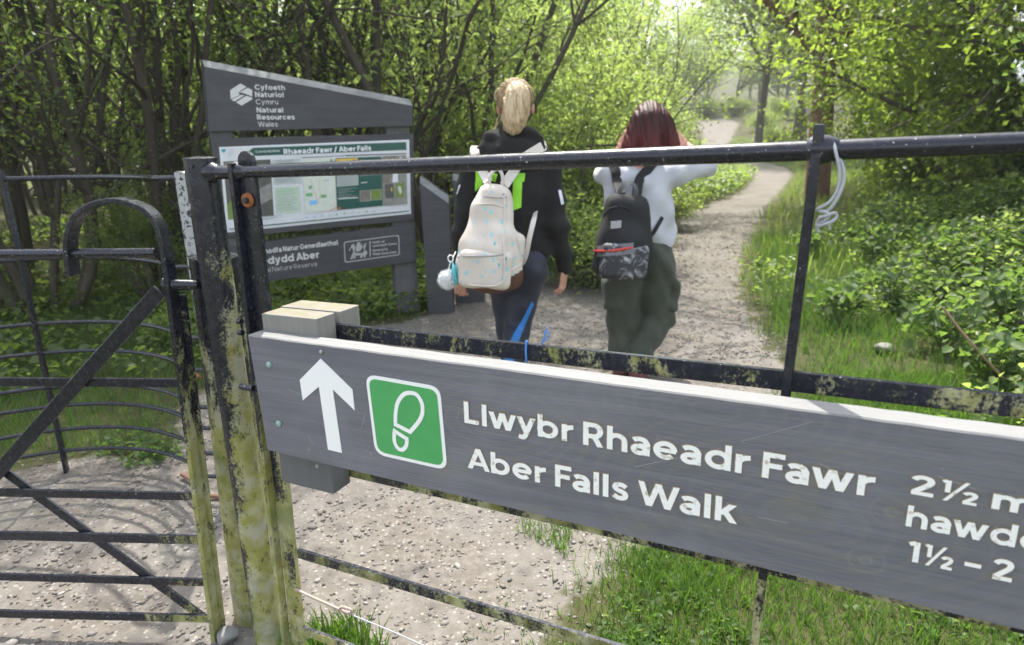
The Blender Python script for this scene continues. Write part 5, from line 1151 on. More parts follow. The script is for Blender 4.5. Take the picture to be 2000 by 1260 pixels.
strap('lower_strap', [cl(1046, 414, 0.0), A(1042, 432, -0.20), A(1034, 465, -0.22), A(1025, 505, -0.20), BL(0.15, 0.07, -bh + 0.10)], 0.024, 0.005, M['cream_plain'], pack, (-0.25, -1, 0))
MB().tube(catmull([BL(-0.022, -0.01, bh - 0.04), BL(-0.026, -0.02, bh + 0.01), BL(-0.008, -0.025, bh + 0.042), BL(0.016, -0.025, bh + 0.045), BL(0.034, -0.02, bh + 0.012), BL(0.034, -0.01, bh - 0.04)], 5), 0.008, 8).build('top_handle', M['cream_plain'], pack, smooth=True)
# pom-pom charm clipped to the bag
charm = root('pompom_charm', 'white fluffy pom-pom charm with a turquoise tassel clipped to the cream backpack', 'charm', A(875, 546, -0.28))
pcn = A(875, 546, -0.30); m_ = MB(); rp_ = np.random.default_rng(4)
M['fluff'] = plain('white_fluff', (0.88, 0.88, 0.88), 0.95, 0.1, 60); M['turq'] = plain('turquoise_tassel', (0.16, 0.58, 0.62), 0.8, 0.2, 60)
nt_ = 2600; dv = rp_.normal(size=(nt_, 3)); dv /= np.linalg.norm(dv, axis=1)[:, None]; sd_ = np.cross(dv, rp_.normal(size=(nt_, 3))); sd_ /= np.linalg.norm(sd_, axis=1)[:, None]; rl = 0.044 + 0.009 * rp_.random(nt_)[:, None]
tv = np.stack([pcn + dv * 0.026 - sd_ * 0.0022, pcn + dv * 0.026 + sd_ * 0.0022, pcn + dv * rl + rp_.normal(size=(nt_, 3)) * 0.003], 1).reshape(-1, 3)
icv = ICV * 0.040 + pcn
me = arr_mesh('pompom', np.concatenate([tv, icv]), np.concatenate([np.arange(nt_ * 3).reshape(-1, 3), ICF + nt_ * 3])); link_mesh('pompom', me, M['fluff'], charm)
m_ = MB()
for k in range(26):
    o_ = rp_.normal(size=3) * 0.006; m_.tube(catmull([A(884, 512, -0.31), A(887, 526, -0.32) + o_, A(890, 548, -0.32) + o_ * 2.2], 3), 0.0022, 4)
m_.build('tassel', M['turq'], charm)
rc = A(880, 505, -0.30); MB().tube([rc + np.array([math.cos(k) * 0.012, 0.003 * math.sin(2 * k), math.sin(k) * 0.016]) for k in np.linspace(0, 6.283, 16)], 0.003, 6).build('ring', M['fluff'], charm, smooth=True)
MB().tube(catmull([rc - ZUP * 0.014, A(877, 523, -0.30), pcn + ZUP * 0.03], 4), 0.0028, 6).build('cord', M['fluff'], charm, smooth=True)
MB().tube(catmull([rc + np.array([0.01, 0, 0.0]), A(887, 498, -0.26), A(890, 492, -0.22)], 4), 0.0025, 6).build('cord', M['fluff'], charm, smooth=True)

# ---- the walker on the right: white jumper, olive trousers, dark red hair, hands raised to the face
YB = 3.80
def B(px, py, dy=0.0): return on_y(px, py, YB + dy)
hc2 = B(1268, 246, 0.02)
hf2, HL2, HR2, hfw2, hrt2, hup2 = head_fields(hc2, 0.96, yaw=-0.10, tilt=0.12)
s2l, s2r = B(1194, 340), B(1318, 338)
e2l, w2l = B(1184, 340, 0.22), B(1211, 290, 0.25); e2r, w2r = B(1382, 322, 0.12), B(1338, 282, 0.26)
hip2l, hip2r = B(1222, 520), B(1282, 520); kn2l, an2l = B(1218, 630, 0.03), B(1212, 706, -0.02); kn2r, an2r = B(1282, 622, 0.03), B(1240, 700, -0.22)
an2r = B(1244, 702, -0.12)
legs2 = [f_cap(hip2l, kn2l, 0.085, 0.057), f_cap(kn2l, an2l, 0.055, 0.037), f_cap(hip2r, kn2r, 0.085, 0.057), f_cap(kn2r, an2r, 0.055, 0.037)]
glut2 = [f_ell(B(1222, 512, -0.04), (0.09, 0.085, 0.10)), f_ell(B(1280, 512, -0.04), (0.09, 0.085, 0.10)), f_ell(B(1251, 480), (0.155, 0.1, 0.12))]
tor2 = [f_ell(B(1250, 400), (0.155, 0.10, 0.20)), f_ell(B(1252, 350), (0.175, 0.09, 0.09))]
arms2 = [f_cap(s2l, e2l, 0.047, 0.039), f_cap(e2l, w2l, 0.038, 0.025), f_cap(s2r, e2r, 0.047, 0.039), f_cap(e2r, w2r, 0.038, 0.025)]
body2 = u_smooth([u_smooth(tor2 + glut2, 0.06), u_smooth(legs2 + foot_field(an2l, (0, 1, 0)) + foot_field(an2r, (0.25, 1, 0)), 0.03), u_smooth(arms2, 0.03), f_cap(B(1254, 320), B(1264, 268), 0.056, 0.052), u_smooth(hf2, 0.012)], 0.022)
lo2 = np.array([B(1130, 300)[0], YB - 0.4, -0.02]); hi2 = np.array([B(1410, 300)[0], YB + 0.5, B(1268, 185)[2]])
VQ = surf(body2, lo2, hi2, 0.0105)
VQ = join([VQ, surf(hand_field(w2l, HL2(-0.075, 0.10, 0.05) - w2l, -1, 0.92, 0.5, (-0.7, -0.6, 0.2)), w2l - 0.17, w2l + 0.17, 0.004), surf(hand_field(w2r, HL2(0.085, 0.10, 0.055) - w2r, 1, 0.92, 0.5, (0.7, -0.6, 0.2)), w2r - 0.17, w2r + 0.17, 0.004)])
woman2 = cloth('person', VQ, M['skin'], None)
tag(woman2, 'walker in white jumper and olive trousers, dark red hair, hands raised to her face', 'person')
M['olive'] = fabric('olive_trousers', (0.046, 0.052, 0.038), (0.070, 0.076, 0.058), 0.9, 120, 0.4, 0.1)
tro = [f_cap(hip2l, kn2l, 0.098, 0.082), f_cap(kn2l, an2l, 0.082, 0.056), f_cap(hip2r, kn2r, 0.098, 0.085), f_cap(kn2r, an2r, 0.085, 0.056)]
tr2 = u_smooth([u_smooth(glut2, 0.05), u_smooth(tro[:2], 0.03), u_smooth(tro[2:], 0.03)], 0.02)
dl2, dr2 = unit(an2l - kn2l), unit(an2r - kn2r)
pockets = [f_box(hip2r * 0.55 + kn2r * 0.45 + [0.090, -0.01, -0.02], (0.018, 0.065, 0.08), 0.012), f_box(hip2l * 0.55 + kn2l * 0.45 + [-0.098, 0.0, 0.0], (0.018, 0.06, 0.075), 0.012)]
def trf(P):
    d = np.minimum(tr2(P), np.minimum(pockets[0](P), pockets[1](P))) - 0.016 + folds(P, 0.006, (0.5, 0.2, 1), 34, 0.4) * sstep(0.9, 0.6, P[:, 2]) + folds(P, 0.003, (0.9, 0.2, 0.6), 60, 1.4)
    c = np.maximum(np.where(np.linalg.norm(P - an2l, axis=1) < 0.16, (P - an2l) @ dl2 - 0.03, -1), np.where(np.linalg.norm(P - an2r, axis=1) < 0.16, (P - an2r) @ dr2 - 0.03, -1))
    return np.maximum(d, np.maximum(c, P[:, 2] - B(1250, 460)[2]))
cloth('trousers', surf(trf, lo2, [hi2[0], hi2[1], B(1250, 450)[2]], 0.0085), M['olive'], woman2)
for an, dirn in ((an2l, (0, 1, 0)), (an2r, (0.25, 1, 0))):
    ff = u_smooth(foot_field(an, dirn, 1.0), 0.02); g2 = lambda P, ff=ff, an=an: np.maximum(ff(P) - 0.012, P[:, 2] - an[2] - 0.0)
    cloth('shoe', surf(g2, an - [0.12, 0.14, 0.3], an + [0.16, 0.36, 0.08], 0.008), M['shoe_red'], woman2)
M['white_knit'] = fabric('white_jumper', (0.47, 0.475, 0.51), (0.54, 0.545, 0.58), 0.92, 120, 0.5, 0.2)
jt = [f_ell(B(1252, 400), (0.188, 0.125, 0.20)), f_ell(B(1254, 350), (0.195, 0.105, 0.09)), f_ell(B(1254, 440), (0.178, 0.125, 0.15)), f_ell(B(1213, 378), (0.105, 0.10, 0.13)), f_cap(B(1205, 465, -0.01), B(1296, 465, -0.01), 0.072)]
js = [f_cap(s2l, e2l, 0.070, 0.064), f_cap(s2r, e2r, 0.070, 0.064), f_cap(e2r, e2r * 0.6 + w2r * 0.4, 0.062, 0.052), f_cap(e2l, e2l * 0.6 + w2l * 0.4, 0.062, 0.052)]
jn = u_smooth([u_smooth(jt, 0.05), u_smooth(js, 0.02), f_cap(B(1236, 302, -0.01), B(1276, 302, -0.01), 0.05)], 0.035)
jcut = B(1250, 486)[2]
def jf(P):
    d = jn(P) + folds(P, 0.008, (0.6, 0.2, 0.8), 26, 0.9) * sstep(1.45, 1.1, P[:, 2]) + folds(P, 0.0045, (0.8, 0.2, -0.7), 40, 2.2)
    return np.maximum(d, jcut + 0.012 * np.sin(P[:, 0] * 12) - P[:, 2])
jum = cloth('jumper', surf(jf, [lo2[0], YB - 0.32, jcut - 0.04], hi2, 0.0085), M['white_knit'], woman2)
M['red_hair'] = hairmat('dark_red_hair', (0.016, 0.005, 0.005), (0.060, 0.010, 0.010), (0.130, 0.016, 0.015), 1.30, 1.50, (70, 70, 6))
hb = [f_ell(HL2(0, -0.012, 0.032), np.array([0.094, 0.110, 0.103]), HR2)]
cur = [f_cap(HL2(-0.055, -0.065, 0.01), B(1236, 288, -0.06), 0.064, 0.062), f_cap(HL2(0.0, -0.085, 0.02), B(1268, 288, -0.09), 0.066, 0.066), f_cap(HL2(0.06, -0.06, 0.01), B(1306, 284, -0.04), 0.064, 0.062), f_cap(HL2(0.085, -0.01, -0.01), B(1318, 282, 0.02), 0.045, 0.048)]
hh = u_smooth(hb + cur, 0.03)
zc = B(1268, 296)[2]
def h2f(P):
    loc = (P - hc2) @ HR2
    d = np.maximum(hh(P), np.maximum(loc[:, 1] - 0.05 - 0.5 * (loc[:, 2] - 0.06), zc + 0.012 * np.sin(P[:, 0] * 90) + 0.006 * np.sin(P[:, 0] * 260) - P[:, 2]))
    return d + 0.0022 * np.sin(P[:, 0] * 300 + 3 * np.sin(P[:, 2] * 18)) + 0.0015 * np.sin(P[:, 0] * 150 + P[:, 2] * 30)
hair2 = cloth('hair', surf(h2f, hc2 - [0.24, 0.26, 0.26], hc2 + [0.26, 0.2, 0.18], 0.0062), M['red_hair'], woman2)
m_ = MB()
for k in range(110):
    a_ = rh.uniform(-1.5, 1.5); top_ = HL2(0.02 * math.sin(a_), -0.03 + 0.02 * rh.random(), 0.136); mid = HL2(0.093 * math.sin(a_), -0.012 - 0.105 * math.cos(a_), 0.045); x_ = 1268 + 56 * math.sin(a_) + rh.normal() * 3
    m_.tube(catmull([top_, HL2(0.065 * math.sin(a_), -0.012 - 0.075 * math.cos(a_), 0.108), mid, (mid + B(x_, 290, -0.03 - 0.12 * math.cos(a_))) / 2 + rh.normal(size=3) * 0.006, B(x_, 293 + rh.normal() * 3, -0.03 - 0.12 * math.cos(a_))], 3), 0.0017, 4, caps=False)
m_.build('loose_strands', M['red_hair'], hair2, smooth=True)
# the black backpack
b2t, b2b = B(1222, 372, -0.20), B(1208, 536, -0.24); BR2 = bag_frame(b2t, b2b, 0.22); b2c = (b2t + b2b) / 2; b2h = np.linalg.norm(b2t - b2b) / 2
BL2 = lambda x, y, z: b2c + BR2 @ np.array([x, y, z])
pack2 = root('backpack', 'black backpack with a grey marbled pocket and red zip, over the white jumper', 'backpack', b2c)
M['pack_black'] = fabric('black_pack_fabric', (0.0065, 0.0065, 0.008), (0.012, 0.012, 0.014), 0.8, 120, 0.4, 0.02)
t = NT('marbled_pocket_print'); p = t.obj(); n_ = t.noise(p, 16, 7, 0.65, 1.2); t.col(t.ramp(n_, [(0, (0.015, 0.015, 0.017)), (0.50, (0.03, 0.03, 0.034)), (0.60, (0.24, 0.24, 0.26)), (0.72, (0.55, 0.55, 0.57))])); t.rough(0.6); M['marble'] = t.m
m2 = u_smooth([f_box(BL2(0.016, 0.0, -0.02), (0.168, 0.095, b2h), 0.07, BR2, 0.66), f_ell(BL2(0.012, -0.02, -0.08), (0.162, 0.105, 0.15), BR2)], 0.04)
p2f = lambda P: m2(P) + folds(P, 0.003, (0.6, 0.2, 0.8), 40, 0.4)
cloth('bag', surf(p2f, b2c - [0.24, 0.24, b2h + 0.08], b2c + [0.26, 0.24, b2h + 0.08], 0.008), M['pack_black'], pack2)
pk2 = f_box(BL2(-0.014, -0.094, -0.150), (0.134, 0.038, 0.095), 0.032, BR2)
po = cloth('front_pocket', surf(lambda P: pk2(P) + folds(P, 0.002, (0.8, 0, 0.4), 50, 0.3), b2c - [0.24, 0.3, b2h + 0.06], b2c + [0.22, 0.2, 0.1], 0.007), M['marble'], pack2)
both2 = lambda P: np.minimum(p2f(P), pk2(P))
def line2(name, pts, r_, mat, parent):
    P_ = [on_cloth(both2, *q_, YB - 0.6, YB + 0.1) - np.array([0, 0.003, 0]) for q_ in pts]; return MB().tube(catmull(P_, 4), r_, 6).build(name, mat, parent, smooth=True)
M['redzip'] = plain('red_zip', (0.50, 0.035, 0.028), 0.5, 0.2, 60); M['greytape'] = plain('grey_zip_tape', (0.16, 0.16, 0.175), 0.8, 0.2, 60)
def band2(name, y0, y1, mat, parent):
    xs = np.linspace(1160, 1237, 14); m_ = MB(); vs = []
    for x_ in xs:
        for y_ in (y0, y1): vs.append(on_cloth(both2, x_, y_ - (x_ - 1160) * 0.085, YB - 0.6, YB + 0.1) - np.array([0, 0.007, 0]))
    m_.add(vs, [(2 * i, 2 * i + 2, 2 * i + 3, 2 * i + 1) for i in range(len(xs) - 1)]); return m_.build(name, mat, parent, smooth=True)
band2('zip_tape', 480, 502, M['greytape'], po)
line2('zip', [(1160, 490), (1175, 490), (1195, 489.5), (1215, 487), (1236, 483)], 0.0075, M['redzip'], pack2)
line2('zip_seam', [(1178, 420), (1190, 408), (1205, 404), (1222, 406), (1232, 412)], 0.005, M['pack_black'], pack2)
m_ = MB(); lab = [(1194, 433), (1214, 431), (1213, 445), (1193, 447)]
_c = [on_cloth(both2, *q_, YB - 0.6, YB + 0.1) for q_ in lab]; _y = min(q_[1] for q_ in _c) - 0.006; m_.prism([on_y(*q_, _y) for q_ in lab], (0, 0.012, 0)); m_.build('label_patch', plain('woven_label', (0.40, 0.40, 0.41), 0.8, 0.5, 160), pack2)
def cl2(px, py, lift=0.010): return on_cloth(jf, px, py, YB - 0.45, YB + 0.12) - np.array([0, lift, 0])
strap('shoulder_strap', [cl2(1196, 302, 0.0) + [0, 0.03, 0], cl2(1198, 318), cl2(1202, 335), cl2(1204, 352), BL2(-0.03, -0.01, b2h - 0.02)], 0.052, 0.012, M['pack_black'], pack2)
strap('shoulder_strap', [cl2(1288, 300, 0.0) + [0, 0.03, 0], cl2(1276, 316), cl2(1262, 334), cl2(1248, 352), BL2(0.065, 0.0, b2h - 0.03)], 0.052, 0.012, M['pack_black'], pack2)
strap('lower_strap', [cl2(1294, 424, 0.0), cl2(1284, 440), cl2(1274, 456), BL2(0.15, 0.06, -0.07)], 0.022, 0.005, M['pack_black'], pack2)
M['grey_handle'] = fabric('grey_handle_webbing', (0.10, 0.10, 0.105), (0.16, 0.16, 0.165), 0.8)
ribbon2(MB(), catmull([BL2(-0.045, -0.015, b2h - 0.035), BL2(-0.038, -0.03, b2h + 0.01), BL2(-0.012, -0.035, b2h + 0.036), BL2(0.02, -0.035, b2h + 0.036), BL2(0.045, -0.03, b2h + 0.01), BL2(0.052, -0.015, b2h - 0.035)], 5), (0, -0.8, 0.6), 0.024, 0.004).build('top_handle', M['grey_handle'], pack2)

# ------------------------------------------------------------------ vegetation
LM = {}
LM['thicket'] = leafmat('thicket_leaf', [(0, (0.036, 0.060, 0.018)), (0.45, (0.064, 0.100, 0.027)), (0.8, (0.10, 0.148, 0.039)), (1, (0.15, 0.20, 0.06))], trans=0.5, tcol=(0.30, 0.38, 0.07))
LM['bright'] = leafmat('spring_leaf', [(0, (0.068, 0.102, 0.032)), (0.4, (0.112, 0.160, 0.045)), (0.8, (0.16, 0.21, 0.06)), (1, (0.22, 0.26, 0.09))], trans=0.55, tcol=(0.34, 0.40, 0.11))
LM['hedge'] = leafmat('hedgerow_leaf', [(0, (0.042, 0.072, 0.020)), (0.5, (0.078, 0.120, 0.028)), (0.85, (0.12, 0.17, 0.038)), (1, (0.17, 0.21, 0.07))], trans=0.55, tcol=(0.32, 0.40, 0.05), rough=0.36)
LM['herb'] = leafmat('herb_leaf', [(0, (0.036, 0.072, 0.020)), (0.5, (0.062, 0.112, 0.028)), (1, (0.11, 0.165, 0.045))], trans=0.45, tcol=(0.20, 0.29, 0.05), rough=0.6)
LM['grass'] = leafmat('grass_blade', [(0, (0.034, 0.080, 0.012)), (0.55, (0.066, 0.130, 0.019)), (0.9, (0.10, 0.17, 0.03)), (1, (0.22, 0.20, 0.08))], trans=0.38, tcol=(0.13, 0.24, 0.025), rough=0.4)
LM['fern'] = leafmat('fern_frond', [(0, (0.075, 0.125, 0.025)), (0.6, (0.12, 0.185, 0.038)), (1, (0.19, 0.25, 0.065))], tcol=(0.28, 0.34, 0.08))
def barkmat(name, c0, c1):
    t = NT(name); p = t.obj(); n_ = t.noise(t.mapped(p, (18, 18, 4)), 1.0, 7, 0.65, 0.5); t.col(t.mix(t.maprange(t.noise(p, 2.5, 4), 0.5, 0.75), t.mix(n_, c0, c1), (0.06, 0.075, 0.03))); t.rough(0.9); t.bump(n_, 0.6, 0.02); return t.m
M['bark_dark'] = barkmat('dark_bark', (0.038, 0.030, 0.022), (0.105, 0.084, 0.064))
M['bark_grey'] = barkmat('grey_brown_bark', (0.06, 0.05, 0.04), (0.15, 0.125, 0.10))
M['bark_red'] = barkmat('reddish_bark', (0.15, 0.075, 0.05), (0.30, 0.165, 0.115))

def rot_dir(rg, d, ang):
    a, b = frame(d); t_ = rg.uniform(0, 6.283); return unit(d * math.cos(ang) + (a * math.cos(t_) + b * math.sin(t_)) * math.sin(ang))
def grow(rg, p, d, L, r, lvl, maxlvl, T, W, nch, wob=0.12, trop=0.04, start=0.3, ang=(0.5, 0.95), droop=0.0):
    n = max(3, int(L / (0.30 if lvl == 0 else 0.16))); n = min(n, 14); pts = [np.asarray(p, float)]; d = unit(d)
    for i in range(n):
        d = unit(d + rg.normal(size=3) * wob + np.array([0, 0, trop - droop * i / n])); pts.append(pts[-1] + d * L / n)
    rad = r * (1 - 0.72 * np.linspace(0, 1, n + 1) ** 1.1); T.append((pts, rad, 7 if lvl == 0 else (5 if lvl == 1 else 3)))
    if lvl >= maxlvl: W += pts[1:]; return
    if lvl >= 1: W += pts[max(1, n // 2):]
    for c in range(nch[lvl]):
        k = rg.uniform(start, 1.0); i = min(n - 1, int(k * n)); f = k * n - i; q_ = pts[i] * (1 - f) + pts[i + 1] * f; dd = unit(pts[i + 1] - pts[i])
        grow(rg, q_, rot_dir(rg, dd, rg.uniform(*ang)), L * rg.uniform(0.34, 0.58) * (1.15 - 0.5 * k), max(0.003, np.interp(k, [0, 1], [rad[0], rad[-1]]) * 0.62), lvl + 1, maxlvl, T, W, nch, wob * 1.25, trop * 0.8, 0.15, ang, droop)
def tubes_mesh(name, T):
    V_, Q_, b = [], [], 0
    for pts, rad, n in T:
        k = len(pts); P_ = np.array(pts); ax_ = np.gradient(P_, axis=0); ax_ /= np.linalg.norm(ax_, axis=1)[:, None] + 1e-9; a, _ = frame(ax_[0])
        th = np.linspace(0, 2 * math.pi, n, endpoint=False)
        for i in range(k):
            a = unit(a - ax_[i] * (a @ ax_[i])); bb = np.cross(ax_[i], a); V_.append(P_[i] + rad[i] * (np.cos(th)[:, None] * a + np.sin(th)[:, None] * bb))
        i0 = np.arange(k - 1)[:, None] * n; j = np.arange(n)[None]; j2 = (j + 1) % n
        Q_.append((np.stack([i0 + j, i0 + j2, i0 + n + j2, i0 + n + j], -1).reshape(-1, 4)) + b); b += k * n
    return arr_mesh(name, np.concatenate(V_), np.concatenate(Q_), smooth=True)
def leaves_mesh(name, Cn, size, rg, up=0.7, aspect=0.55, fold=0.25, oval=False, ref=None, rnd=None, droop=0.25):
    """leaves at Cn: each a small folded blade with its own tilt"""
    n = len(Cn); nm = rg.normal(size=(n, 3)); nm /= np.linalg.norm(nm, axis=1)[:, None]; nm[:, 2] += up; nm /= np.linalg.norm(nm, axis=1)[:, None]
    ax_ = rg.normal(size=(n, 3)); ax_[:, 2] -= droop; ax_ -= nm * (ax_ * nm).sum(1)[:, None]; ax_ /= np.linalg.norm(ax_, axis=1)[:, None] + 1e-9; sd = np.cross(nm, ax_)
    s = (size * (0.55 + 0.8 * rg.random(n)))[:, None]
    base = Cn - ax_ * s * 0.5; tip = Cn + ax_ * s * 0.5 - nm * s * 0.12; w = s * aspect * 0.5
    if oval:
        l1 = Cn - ax_ * s * 0.18 - sd * w + nm * s * fold * 0.5; l2 = Cn + ax_ * s * 0.18 - sd * w * 0.85 + nm * s * fold * 0.4; r1 = Cn - ax_ * s * 0.18 + sd * w + nm * s * fold * 0.5; r2 = Cn + ax_ * s * 0.18 + sd * w * 0.85 + nm * s * fold * 0.4
        V_ = np.stack([base, r1, r2, tip, l2, l1], 1).reshape(-1, 3); o_ = (np.arange(n) * 6)[:, None, None]
        F_ = (np.array([[0, 1, 2, 3], [0, 3, 4, 5]])[None] + o_).reshape(-1, 4)
    else:
        lf = Cn - sd * w + nm * s * fold * 0.5 - ax_ * s * 0.08; rt_ = Cn + sd * w + nm * s * fold * 0.5 - ax_ * s * 0.08
        V_ = np.stack([base, rt_, tip, lf], 1).reshape(-1, 3); o_ = (np.arange(n) * 4)[:, None, None]
        F_ = (np.array([[0, 1, 2], [0, 2, 3]])[None] + o_).reshape(-1, 3)
    rn = rg.random(n) if rnd is None else rnd
    return arr_mesh(name, V_, F_, rnd=np.repeat(rn, 2))
def crown_leaves(rg, W, n, size, spread, zmin=-9, **kw):
    W = np.array(W); W = W[W[:, 2] > zmin]; cl_ = rg.random(len(W)) * 0.55
    i = rg.integers(0, len(W), n); C_ = W[i] + rg.normal(size=(n, 3)) * spread * np.array([1, 1, 0.7])
    return leaves_mesh('crown', C_, size, rg, rnd=np.clip(cl_[i] + 0.45 * rg.random(n), 0, 1), **kw)
TYPES = {}
def multi_stem(seed, h, stems, lean, r0, leaf_n, leaf, zmin, mat, bark, spread=0.16, nch=(9, 5), wob=0.09):
    rg = np.random.default_rng(seed); T, W = [], []
    for k in range(stems):
        a = 6.283 * k / stems + rg.uniform(-0.5, 0.5); l = lean * rg.uniform(0.35, 1.2); d = unit([math.cos(a) * l, math.sin(a) * l, 1]); b = np.array([math.cos(a), math.sin(a), 0]) * r0 * rg.uniform(1.0, 2.5); b[2] = -0.25
        grow(rg, b, d, h * rg.uniform(0.75, 1.05), r0 * rg.uniform(0.6, 1.15), 0, 2, T, W, nch, wob, 0.03, 0.18)
    return tubes_mesh('trunk', T), crown_leaves(rg, W, leaf_n, leaf, spread, zmin), bark, mat
def single_tree(seed, h, r0, leaf_n, leaf, mat, bark, start=0.3, nch=(16, 6), spread=0.2, lean=0.05, wob=0.05, up=0.7):
    rg = np.random.default_rng(seed); T, W = [], []
    grow(rg, (0, 0, -0.3), (lean, lean * 0.4, 1), h, r0, 0, 2, T, W, nch, wob, 0.03, start, (0.7, 1.25), 0.03)
    return tubes_mesh('trunk', T), crown_leaves(rg, W, leaf_n, leaf, spread, 0.3, up=up), bark, mat
def shrub(seed, h, w, leaf_n, leaf, mat, bark, stems=9, oval=False):
    rg = np.random.default_rng(seed); T, W = [], []
    for k in range(stems):
        a = rg.uniform(0, 6.283); l = rg.uniform(0.1, 1.0) * w / h; grow(rg, (0.1 * math.cos(a), 0.1 * math.sin(a), -0.1), (math.cos(a) * l, math.sin(a) * l, 1), h * rg.uniform(0.6, 1.0), 0.022, 0, 2, T, W, (8, 4), 0.12, 0.02, 0.08, (0.5, 1.2))
    return tubes_mesh('stems', T), crown_leaves(rg, W, leaf_n, leaf, 0.13, 0.04, oval=oval), bark, mat
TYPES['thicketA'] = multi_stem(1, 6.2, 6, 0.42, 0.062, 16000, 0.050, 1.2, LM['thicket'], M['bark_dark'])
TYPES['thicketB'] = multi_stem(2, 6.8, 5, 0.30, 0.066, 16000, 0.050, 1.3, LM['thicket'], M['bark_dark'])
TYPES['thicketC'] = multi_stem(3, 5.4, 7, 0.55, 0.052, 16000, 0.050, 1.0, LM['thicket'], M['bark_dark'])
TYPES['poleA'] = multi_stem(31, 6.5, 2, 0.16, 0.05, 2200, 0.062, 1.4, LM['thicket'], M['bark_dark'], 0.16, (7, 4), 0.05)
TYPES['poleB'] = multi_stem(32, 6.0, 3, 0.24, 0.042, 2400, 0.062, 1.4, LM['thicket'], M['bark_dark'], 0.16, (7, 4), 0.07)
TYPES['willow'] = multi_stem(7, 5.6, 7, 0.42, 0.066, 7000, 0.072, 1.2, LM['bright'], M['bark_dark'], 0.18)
TYPES['hazel'] = shrub(11, 3.4, 1.6, 9000, 0.085, LM['bright'], M['bark_grey'])
TYPES['hazel2'] = shrub(12, 2.6, 1.5, 8000, 0.08, LM['bright'], M['bark_grey'], 11)
TYPES['lowshrub'] = shrub(13, 1.1, 0.9, 7000, 0.06, LM['bright'], M['bark_grey'], 12)
TYPES['sapling'] = multi_stem(15, 5.6, 3, 0.30, 0.04, 5500, 0.075, 0.9, LM['bright'], M['bark_grey'], 0.2, (10, 5))
TYPES['hedgeA'] = single_tree(21, 6.0, 0.10, 22000, 0.09, LM['hedge'], M['bark_grey'], 0.12, (26, 8), 0.20, 0.06)
TYPES['hedgeB'] = single_tree(22, 6.6, 0.11, 22000, 0.09, LM['hedge'], M['bark_grey'], 0.15, (26, 8), 0.20, -0.08)
TYPES['hedgebush'] = shrub(17, 2.7, 1.5, 13000, 0.085, LM['hedge'], M['bark_dark'])
TYPES['oak'] = single_tree(23, 9.5, 0.27, 15000, 0.13, LM['bright'], M['bark_red'], 0.32, (22, 7), 0.32, 0.0, 0.022)
TYPES['birch'] = single_tree(24, 8.5, 0.12, 11000, 0.12, LM['bright'], M['bark_grey'], 0.25, (20, 6), 0.30, 0.08)
TYPES['far'] = single_tree(25, 11, 0.16, 6000, 0.22, LM['bright'], M['bark_grey'], 0.10, (20, 7), 0.5, 0.02)
TYPES['fardark'] = single_tree(26, 10, 0.16, 6500, 0.22, LM['thicket'], M['bark_dark'], 0.08, (20, 7), 0.5, 0.02)
for k_, v_ in TYPES.items(): v_[0].materials.append(v_[2]); v_[1].materials.append(v_[3])
def plant(kind, name, cat, label, x, y, rz=0.0, s=1.0, group=None, sz=None):
    tm, cm = TYPES[kind][:2]; r = bpy.data.objects.new(name, None); COL.objects.link(r); r.empty_display_size = 0.2
    r.location = (x, y, float(terrain(x, y))); r.rotation_euler = (0, 0, rz); r.scale = (s, s, sz or s); r['label'] = label; r['category'] = cat
    if group: r['group'] = group
    for nm, m_ in (('stems' if cat == 'shrub' else 'trunk', tm), ('foliage' if cat == 'shrub' else 'crown', cm)):
        c = bpy.data.objects.new(nm, m_); COL.objects.link(c); c.parent = r
    return r
rv = np.random.default_rng(77)
GL = 'thin dark-stemmed trees of the shaded thicket on the left'
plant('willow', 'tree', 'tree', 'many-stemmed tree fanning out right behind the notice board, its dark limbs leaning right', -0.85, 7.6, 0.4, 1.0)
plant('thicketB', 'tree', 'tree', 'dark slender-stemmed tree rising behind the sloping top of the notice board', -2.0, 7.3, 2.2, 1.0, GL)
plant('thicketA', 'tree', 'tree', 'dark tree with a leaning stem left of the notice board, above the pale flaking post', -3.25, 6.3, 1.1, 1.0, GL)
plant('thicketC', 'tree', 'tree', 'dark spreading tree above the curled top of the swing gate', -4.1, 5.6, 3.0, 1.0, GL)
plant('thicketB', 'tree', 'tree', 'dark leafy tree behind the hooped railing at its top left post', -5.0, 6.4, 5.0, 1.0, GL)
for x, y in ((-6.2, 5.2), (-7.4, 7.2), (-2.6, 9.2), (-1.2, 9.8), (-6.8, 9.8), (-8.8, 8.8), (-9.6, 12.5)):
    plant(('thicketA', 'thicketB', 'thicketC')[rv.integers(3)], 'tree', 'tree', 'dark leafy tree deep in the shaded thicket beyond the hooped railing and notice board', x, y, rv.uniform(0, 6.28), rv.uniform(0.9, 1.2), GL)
for x, y, k in ((-4.9, 5.2, 0.45), (-3.3, 5.9, 0.40), (-6.2, 6.2, 0.5), (-2.4, 6.9, 0.38)):
    plant(('hazel', 'hazel2')[rv.integers(2)], 'shrub', 'shrub', 'low leafy bush in the shade at the foot of the left thicket', x, y, rv.uniform(0, 6.28), k, 'bushes at the foot of the left thicket')
for k in range(9):
    u_ = -0.80 + 0.72 * k / 8 + rv.uniform(-0.03, 0.03); y_ = rv.uniform(6.8, 9.6)
    plant(('poleA', 'poleB')[k % 2], 'tree', 'tree', 'slim upright dark stem among the left thicket, thinly leaved', u_ * y_, y_, rv.uniform(0, 6.28), rv.uniform(0.85, 1.2), 'slim dark stems of the left thicket')
